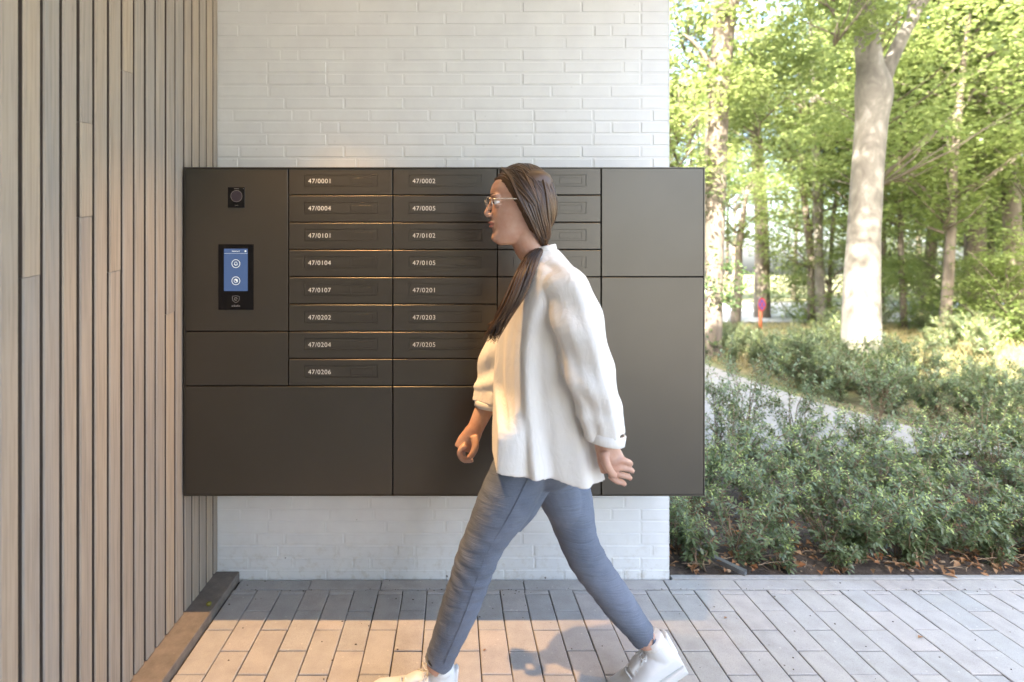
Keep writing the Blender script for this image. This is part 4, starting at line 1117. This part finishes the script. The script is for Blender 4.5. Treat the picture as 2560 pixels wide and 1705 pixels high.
def litter():
    r = rng; n = 1500
    X = r.uniform(.93, 4.4, n); Y = 2.13+np.abs(r.normal(0, .35, n)); Y = np.clip(Y, 2.13, 4.1)
    Z = np.full(n, .016)+r.uniform(-.006, .010, n)
    a = r.uniform(0, 6.28, n); Dv = np.stack([np.cos(a), np.sin(a), r.uniform(-.3, .4, n)], 1)
    Nv = np.stack([r.uniform(-.6, .6, n), r.uniform(-.6, .6, n), np.ones(n)], 1)
    L = r.uniform(.012, .040, n)
    V, Fc = leaf_arrays(np.stack([X, Y, Z], 1), Dv, Nv, L, L*r.uniform(.35, .8, n), .5, .3)
    tag(place(bpy.data.objects.new('fallen_leaves', np_mesh('fallen_leaves', V, Fc, [M['leaf_dry']], np.repeat(r.uniform(0, .6, n), 4)))), 'dry brown and orange leaf litter scattered over the soil of the bed', kind='stuff')
    tw = MB(); rr = random.Random(5)
    for i in range(240):
        x, y = rr.uniform(.95, 4.2), 2.14+abs(rr.gauss(0, .3)); a = rr.uniform(0, 6.28); l = rr.uniform(.03, .14)
        p = Vector((x, y, .012+rr.uniform(0, .012))); q = p+Vector((math.cos(a)*l, math.sin(a)*l*.6, rr.uniform(-.005, .02)))
        if q.y < 2.13: q.y = 2.14
        tw.tube([p, p.lerp(q, .5)+Vector((0, rr.uniform(-.008, .008), rr.uniform(0, .008))), q], [.0018, .0016, .0008], 4)
    # pebbles and clods
    for i in range(420):
        x, y = rr.uniform(.93, 4.2), 2.14+abs(rr.gauss(0, .4)); s = rr.uniform(.003, .011)
        tw.ell((x, y, .006+rr.uniform(-.004, .006)), (s, s*.8, s*.6), 6, 4)
    tag(tw.build('twigs_and_debris', M['twig'], None), 'thin dry twigs and clods lying on the soil', kind='stuff')
    # grey edging strip lying in the bed
    mb = MB(); mb.box((-.15, -.012, 0), (.15, .012, .018)); o = mb.build('edging_strip', M['steel'], None, loc=(1.135, 2.235, .012)); o.rotation_euler = (0, R(2), R(-52))
    tag(o, 'short grey edging strip lying in the soil beside the end of the white wall', 'edging strip')
    # individual bright fallen leaves
    cols = []
    V0, F0 = leaf_arrays(np.zeros((1, 3)), np.array([[1., 0, .1]]), np.array([[0., .2, 1]]), np.array([.05]), np.array([.026]), .4, .25)
    me = np_mesh('fallen_leaf', V0, F0, [M['leaf_dry']], np.full(4, .4))
    for (x, y, z, a, s, lb) in [(2.085, 2.085, .012, 2.4, 1.0, 'thin curled orange leaf lying across the grey kerb'),
                                (1.195+.7, 2.165, .02, .4, .8, 'orange dry leaf on the soil just behind the kerb under the woody shrub'),
                                (2.47, 2.16, .02, 1.3, 1.0, 'large orange leaf standing curled at the kerb, right of the forked shrub'),
                                (2.55, 2.15, .02, .2, .9, 'orange leaf flat on the soil beside the large curled one'),
                                (2.86, 2.20, .03, 1.8, .9, 'orange leaf at the far right of the bed'),
                                (1.00, 1.86, .002, .5, .35, 'small dark dry leaf on the paving near the white wall corner'),
                                (.105, 1.70, .002, 1.0, .3, 'tiny orange leaf on a paver joint between the walking feet'),
                                (1.62, 1.76, .003, .3, .5, 'curled dark leaf lying alone on the right paving')]:
        o = place(bpy.data.objects.new('fallen_leaf', me), None, (x, y, z), (R(8), R(-6), a), (s, s, s)); tag(o, lb, 'fallen leaf')
    mb = MB(); mb.ell((0, 0, .0085), (.0095, .009, .0085), 16, 10); mb.ell((.008, 0, .014), (.002, .002, .003), 6, 5)
    fr = simple('unripe_fruit', (.16, .15, .02), .4); o = mb.build('small_fruit', fr, None, True, (P(522/1.0875, 1511/1.0875, 1.885).x, 1.885, .0315)); tag(o, 'small yellow-green round fruit lying on the dark stone ledge', 'fruit')
    # little crumbs on the pavers
    rr = random.Random(9); cr = MB()
    for i in range(170):
        x, y = rr.uniform(-.86, 2.2), rr.uniform(1.4, 2.09); s = rr.uniform(.0010, .0026)
        if rr.random() < .35: y = 2.03+rr.gauss(0, .006)
        cr.ell((x, y, .0015), (s*rr.uniform(1, 2), s, s*.6), 5, 4)
    tag(cr.build('crumbs_of_dirt', M['soil']), 'crumbs of dirt scattered on the pavers', kind='stuff')
litter()

# ------------------------------------------------------------------ trees
def crown_variant(seed, rx, rz, nspray, leaf, sprayR, mat, perspray=46, layered=.8):
    r = np.random.default_rng(seed)
    d = r.normal(size=(nspray, 3)); d /= np.linalg.norm(d, axis=1, keepdims=True)
    rad = r.uniform(.25, 1, nspray)**.5
    c = d*rad[:, None]*np.array([rx, rx, rz])
    # clumps: pull sprays toward a few attractors so gaps open up
    k = max(6, nspray//14); att = c[r.choice(nspray, k)]
    idx = np.argmin(((c[:, None]-att[None])**2).sum(-1), 1); c = c*.62+att[idx]*.38+r.normal(size=c.shape)*.12
    n = nspray*perspray; ci = np.repeat(c, perspray, 0)
    tilt = np.repeat(r.normal(size=(nspray, 2))*.28, perspray, 0)
    a = r.uniform(0, 6.283, n); rr = sprayR*np.sqrt(r.random(n))*np.repeat(r.uniform(.6, 1.25, nspray), perspray)
    off = np.stack([np.cos(a)*rr, np.sin(a)*rr, np.zeros(n)], 1)
    off[:, 2] = off[:, 0]*tilt[:, 0]+off[:, 1]*tilt[:, 1]-.25*rr**2/sprayR+r.normal(size=n)*.045
    C = ci+off
    Dv = np.stack([np.cos(a)+r.normal(size=n)*.6, np.sin(a)+r.normal(size=n)*.6, -.25+r.normal(size=n)*.3], 1)
    Nv = np.stack([tilt[:, 0]*-1+r.normal(size=n)*(1-layered)*1.6, tilt[:, 1]*-1+r.normal(size=n)*(1-layered)*1.6, np.ones(n)], 1)
    L = leaf*r.uniform(.7, 1.25, n)
    V, Fc = simple_leaf_arrays(C, Dv, Nv, L, L*.68)
    crown = np_mesh('crown', V, Fc, [M[mat]], np.repeat((r.random(n)*.5)**1.5, 2))
    br = MB(); R2 = random.Random(seed)
    for q in c[:nspray//9]:
        s = Vector((0, 0, max(-rz*.95, q[2]-abs(q[0])*.7-.5))); e = Vector(q)
        br.tube([s, s.lerp(e, .5)+Vector((R2.uniform(-.1, .1), R2.uniform(-.1, .1), -.08)), e], [.030, .018, .005], 4)
    return crown, br.mesh('branches', M['bark'], True)

def trunk_mesh(pts, rad, mat, seg=14, limbs=(), wob=.03):
    mb = MB()
    def fn(q, t, th, p):
        d = q-p; k = 1+wob*math.sin(3*th+5*t)+wob*.8*noise.noise(Vector((q.x*2, q.y*2, q.z*1.2)))*2
        return p+d*k
    mb.tube(pts, rad, seg, sub=6, fn=fn)
    for lp, lr in limbs: mb.tube(lp, lr, 10, sub=5, fn=fn)
    return mb

def trees():
    r = random.Random(21)
    cv = [crown_variant(300+i, 2.6, 2.2, 165, .105, .52, 'leaf_tree') for i in range(4)]
    cs = [crown_variant(320+i, 1.5, 1.5, 120, .085, .40, 'leaf_tree') for i in range(3)]
    dk = [crown_variant(340+i, 2.4, 2.4, 200, .10, .45, 'leaf_dark', layered=.55) for i in range(2)]
    sp = [crown_variant(380+i, 1.7, 1.5, 85, .09, .32, 'leaf_tree', perspray=30) for i in range(2)]  # sparse variants for the unseen crowns added to dapple the beech
    iv = [crown_variant(360+i, .42, 1.5, 34, .065, .26, 'leaf_ivy', layered=.3) for i in range(2)]
    def tree(x, y, h, rad, crowns, label, mat='bark', group='trees of the wood behind the path', lean=(0, 0), name='tree', pts=None, rads=None, limbs=()):
        e = empty(name, (x, y, -.03)); tag(e, label, 'tree', group)
        if pts is None:
            pts = [Vector((0, 0, 0)), Vector((lean[0]*.25+r.uniform(-.04, .04), lean[1]*.25, h*.3)), Vector((lean[0]*.55+r.uniform(-.08, .08), lean[1]*.6, h*.6)), Vector((lean[0], lean[1], h))]
            rads = [rad*1.25, rad, rad*.8, rad*.35]
        trunk_mesh(pts, rads, mat, limbs=limbs).build('trunk', M[mat], e, True)
        for (v, cx, cy, cz, s) in crowns:
            a = r.uniform(0, 6.28)
            sc = (s, s, s) if isinstance(s, (int, float)) else s
            place(bpy.data.objects.new('crown', v[0]), e, (cx, cy, cz), (0, 0, a), sc)
            if v not in iv: place(bpy.data.objects.new('branches', v[1]), e, (cx, cy, cz), (0, 0, a), sc)
        return e
    # the big beech: base at 7.07 m
    D = 7.07; b = P(1980, 838, D)
    def T(x, y, dd=0): q = P(x, y, D+dd)-b; q.z += .0; return q
    bp = [V3((0, 0, -.05)), T(1980, 740), T(1981, 640), T(1986, 520), T(1993, 400), T(2002, 290), T(2008, 215), T(1998, 140), T(1990, 60), T(1984, -40), T(1975, -300, .3)]
    px = 1.0875*D/F/2
    br = [84*px, 74*px, 68*px, 62*px, 60*px, 61*px, 70*px, 50*px, 44*px, 40*px, 28*px]
    lm = [([T(2018, 260), T(2032, 180), T(2062, 110), T(2088, 60), T(2125, 0), T(2190, -90)], [26*px, 33*px, 29*px, 25*px, 21*px, 16*px]),
          ([T(2080, 75), T(2096, 30), T(2094, -40)], [20*px, 17*px, 12*px])]
    e = empty('beech_tree', (b.x, b.y, b.z)); tag(e, 'big smooth pale trunk forking high up, sunlit, with dappled shade', 'tree')
    trunk_mesh(bp, br, 'beech', 24, lm, .018).build('trunk', M['beech'], e, True)
    for (v, cx, cy, cz, s) in ((cv[0], -1.7, 1.6, 5.0, .8), (cv[1], 1.9, 1.9, 4.6, .85), (cv[2], .4, -.9, 6.6, .9), (cs[0], -2.3, .6, 3.7, .8), (cs[1], -.75, -.5, 4.95, .5), (sp[0], -3.3, -4.4, 8.2, .85), (sp[1], -3.6, -4.7, 9.5, 1.0), (cv[3], -1.2, -1.8, 7.4, .9)):  # the two sparse ones hang out of view, added to shade the trunk
        place(bpy.data.objects.new('crown', v[0]), e, (cx, cy, cz), (0, 0, r.uniform(0, 6)), (s, s, s))
        place(bpy.data.objects.new('branches', v[1]), e, (cx, cy, cz), (0, 0, r.uniform(0, 6)), (s, s, s))
    # ivy-covered tree near the cabinet edge
    D = 7.6; b = P(1637, 815, D); px = 1.0875*D/F/2
    def T2(x, y): return P(x, y, D)-b
    ip = [V3((0, 0, -.1)), T2(1640, 700), T2(1642, 560), T2(1646, 420), T2(1650, 300), T2(1655, 180), T2(1664, 60), T2(1674, -60), T2(1680, -300)]
    e = tree(b.x, b.y, 0, 0, [(iv[0], 0, 0, .9, (.8, .8, .75)), (iv[1], .05, 0, 2.6, (.55, .55, .6)), (cs[0], -1.5, .5, 3.6, .75), (cs[1], 1.3, 1.0, 4.6, .7), (cv[0], -.5, 1.0, 6.5, .8), (cs[2], -1.4, .2, 5.0, .75), (cs[1], -.9, .5, 2.4, .45)],
             'rough trunk wrapped in ivy, the tree nearest the mailbox cabinet', 'bark', None, name='ivy_tree', pts=ip, rads=[40*px, 38*px, 40*px, 42*px, 42*px, 44*px, 46*px, 44*px, 30*px],
             limbs=[([T2(1650, 170), T2(1625, 130), T2(1600, 95), T2(1570, 70)], [16*px, 13*px, 9*px, 5*px]), ([T2(1668, 50), T2(1690, 10), T2(1720, -40)], [14*px, 8*px, 5*px])])
    # identifiable thinner trunks
    def at(x, y, D): q = P(x, y, D); return q.x, q.y
    spec = [(1690, 12.5, .10, 3.3, 'short dark trunk with a dense low crown in front of the bright road', (.3, 0)),
            (1752, 14.2, .17, 9, 'straight trunk rising directly behind the round road sign', (-.2, 0)),
            (1888, 12.2, .085, 8, 'thin sunlit trunk left of the big pale trunk', (-.3, 0)),
            (1905, 13.4, .045, 7, 'very thin stem close beside the thin sunlit trunk', (.4, 0)),
            (2236, 12.6, .19, 9, 'sturdy pale trunk in the wood right of the big beech', (.2, 0)),
            (2338, 11.8, .16, 9, 'slim trunk near the right edge of the wood', (-.5, 0)),
            (2130, 16.5, .14, 9, 'dark slender trunk in the shade right behind the big beech', (.8, 0))]
    for i, (x, D, rad, h, lb, ln) in enumerate(spec):
        X, Y = at(x, 700, D)
        cz = [3.0, 5.6, 5.4, 4.6, 5.2, 5.0, 5.4][i]
        cr = [(cv[i % 4], 0, 0, cz+1.0, .85), (cs[i % 3], r.uniform(-1.3, 1.3), .4, cz-1.2, .8)]
        if i == 0: cr = [(cs[0], 0, 0, 3.2, .9), (cs[1], -.9, .6, 2.7, .7)]
        tree(X, Y, h, rad, cr, lb, 'bark' if i != 2 else 'beech', lean=ln)
    lab = ['leafy woodland tree with layered yellow-green sprays', 'dark leafy tree deep in the wood', 'tall woodland tree further back in the wood']
    # the mass of the wood, tree by tree
    n = 0
    for ring, (ya, yb, cnt) in enumerate(((9.5, 13, 7), (14, 19, 8), (21, 27, 8), (29, 38, 7))):
        for i in range(cnt):
            y = r.uniform(ya, yb); f = .40+(i+r.uniform(.1, .9))/cnt*.95; x = f*y
            if .50 < f < .64 and ring < 2: f = .485 if i % 2 else .65; x = f*y
            if 12.0 < y < 20.8 and f < .62 and ring < 2: y = 21.2; x = f*y
            low = r.uniform(1.8, 3.2) if f > .66 else r.uniform(2.6, 4.2)
            sc = 1+.12*ring; k = r.random()
            v = r.choice(dk) if (k < .3 and f > .7) else r.choice(cv)
            cr = [] if (f < .76 and k < .75) else [(v, 0, 0, low+1.2, sc*.9)]
            if f > .60 or k > .35: cr.append((r.choice(cv), r.uniform(-1.6, 1.6), r.uniform(-1, 1), low+3.6, sc*.9))
            if ring < 2 and (f > .8): cr.append((r.choice(cv if k > .5 else dk), r.uniform(-1, 1), r.uniform(-1, 1), low+6.0, sc))
            if f > .68 and ring < 3: cr.append((r.choice(cs), r.uniform(-1.2, 1.2), -.5, .9, .8))
            tree(x, y, low+3.5, r.uniform(.05, .11), cr, '%s, %s from the left in the %s row' % (('layered yellow-green tree', 'dark leafy tree', 'tall tree', 'hazy tall tree')[ring], ORD[i], ('nearest', 'second', 'third', 'farthest')[ring]), lean=(r.uniform(-.6, .6), 0), group='woodland trees row %s' % ('nearest the path' if ring == 0 else 'in the middle' if ring == 1 else 'at the back'))
            n += 1
    # low branch sprays hanging in front of the trunks
    # trees to the side and behind the camera, outside the picture
    for i, (x, y) in enumerate(((15, 1), (17, 8), (12, -24), (24, -22), (-8, 22), (1, 24), (-3, 34), (7, 30))):
        tree(x, y, 6, .2, [(cv[0], 0, 0, 3.4, 1.1), (cv[1], .6, .4, 6.0, 1.1)], 'garden tree outside the porch, %s going round from the open side' % ORD[i], group='garden trees around the building')
trees()

def grass():
    r = rng; n = 15000
    Y = r.uniform(5.5, 14, n); X = Y*r.uniform(.45, 1.3, n); keep = ~((X < 3.7) & (Y < 12)) & ~(Y > 12.1)
    X, Y = X[keep], Y[keep]; n = len(X)
    C = np.stack([X, Y, np.full(n, -.035)], 1); a = r.uniform(0, 6.28, n)
    Dv = np.stack([np.cos(a)*.5, np.sin(a)*.5, np.ones(n)], 1); Nv = np.stack([np.cos(a+1.5), np.sin(a+1.5), np.zeros(n)], 1)
    L = r.uniform(.06, .20, n); V, Fc = simple_leaf_arrays(C, Dv, Nv, L, np.full(n, .012))
    tag(place(bpy.data.objects.new('grass', np_mesh('grass', V, Fc, [M['grass']], np.repeat(r.random(n), 2)))), 'dry yellowish grass between the trees', kind='stuff')
grass()

def sign():
    D = 11.0; top = P(1748, 700, D); s = empty('road_sign', (top.x, D, -.03)); tag(s, 'small round no-stopping road sign, blue with red border and red cross, on a pole', 'road sign')
    zc = top.z+.03; R0 = 15.5*1.0875*D/F
    red = simple('sign_red', (.62, .06, .045), .5); blue = simple('sign_blue', (.05, .10, .42), .5)
    def disc(r0, y, m, nm):
        mb = MB(); a = [[(r0*math.cos(t*math.pi/16), yy, zc+r0*math.sin(t*math.pi/16)) for t in range(32)] for yy in (y, y+.006)]
        mb.rings(a); return mb.build(nm, m, s)
    disc(R0, -.03, M['steel'], 'back_plate')
    mb = MB(); ring_flat(mb, (0, zc), R0*.74, R0*.99, -.034, 32); mb.build('red_border', red, s)
    mb = MB(); mb.add([(R0*.74*math.cos(t*math.pi/16), -.033, zc+R0*.74*math.sin(t*math.pi/16)) for t in range(32)], [tuple(range(32))]); mb.build('blue_face', blue, s)
    for k, sg in enumerate((1, -1)):
        mb = MB(); stroke(mb, [(-.7*R0*.74, sg*.7*R0*.74+zc), (.7*R0*.74, -sg*.7*R0*.74+zc)], R0*.2, -.0345-.0008*k); mb.build('red_bar', red, s)
    mb = MB(); mb.tube([(0, 0, .55), (0, 0, zc+R0)], [.028, .028], 12); mb.build('pole', M['steel'], s, True)
    mb = MB(); mb.tube([(0, 0, 0), (0, 0, .56)], [.034, .034], 12); mb.build('pole_sleeve', simple('orange_red_paint', (.60, .16, .06), .6), s, True)
    s.rotation_euler = (0, 0, R(28))
sign()
mb = MB(); q = [P(2060, 392, 9.5), P(2210, 323, 9.0), P(2354, 255, 8.6), P(2600, 130, 8.0)]
mb.tube(q, [.006, .007, .009, .011], 6, sub=6); tag(mb.build('thin_pale_branch', M['beech'], None, True), 'long thin pale bare branch slanting up to the right through the foliage', 'branch')
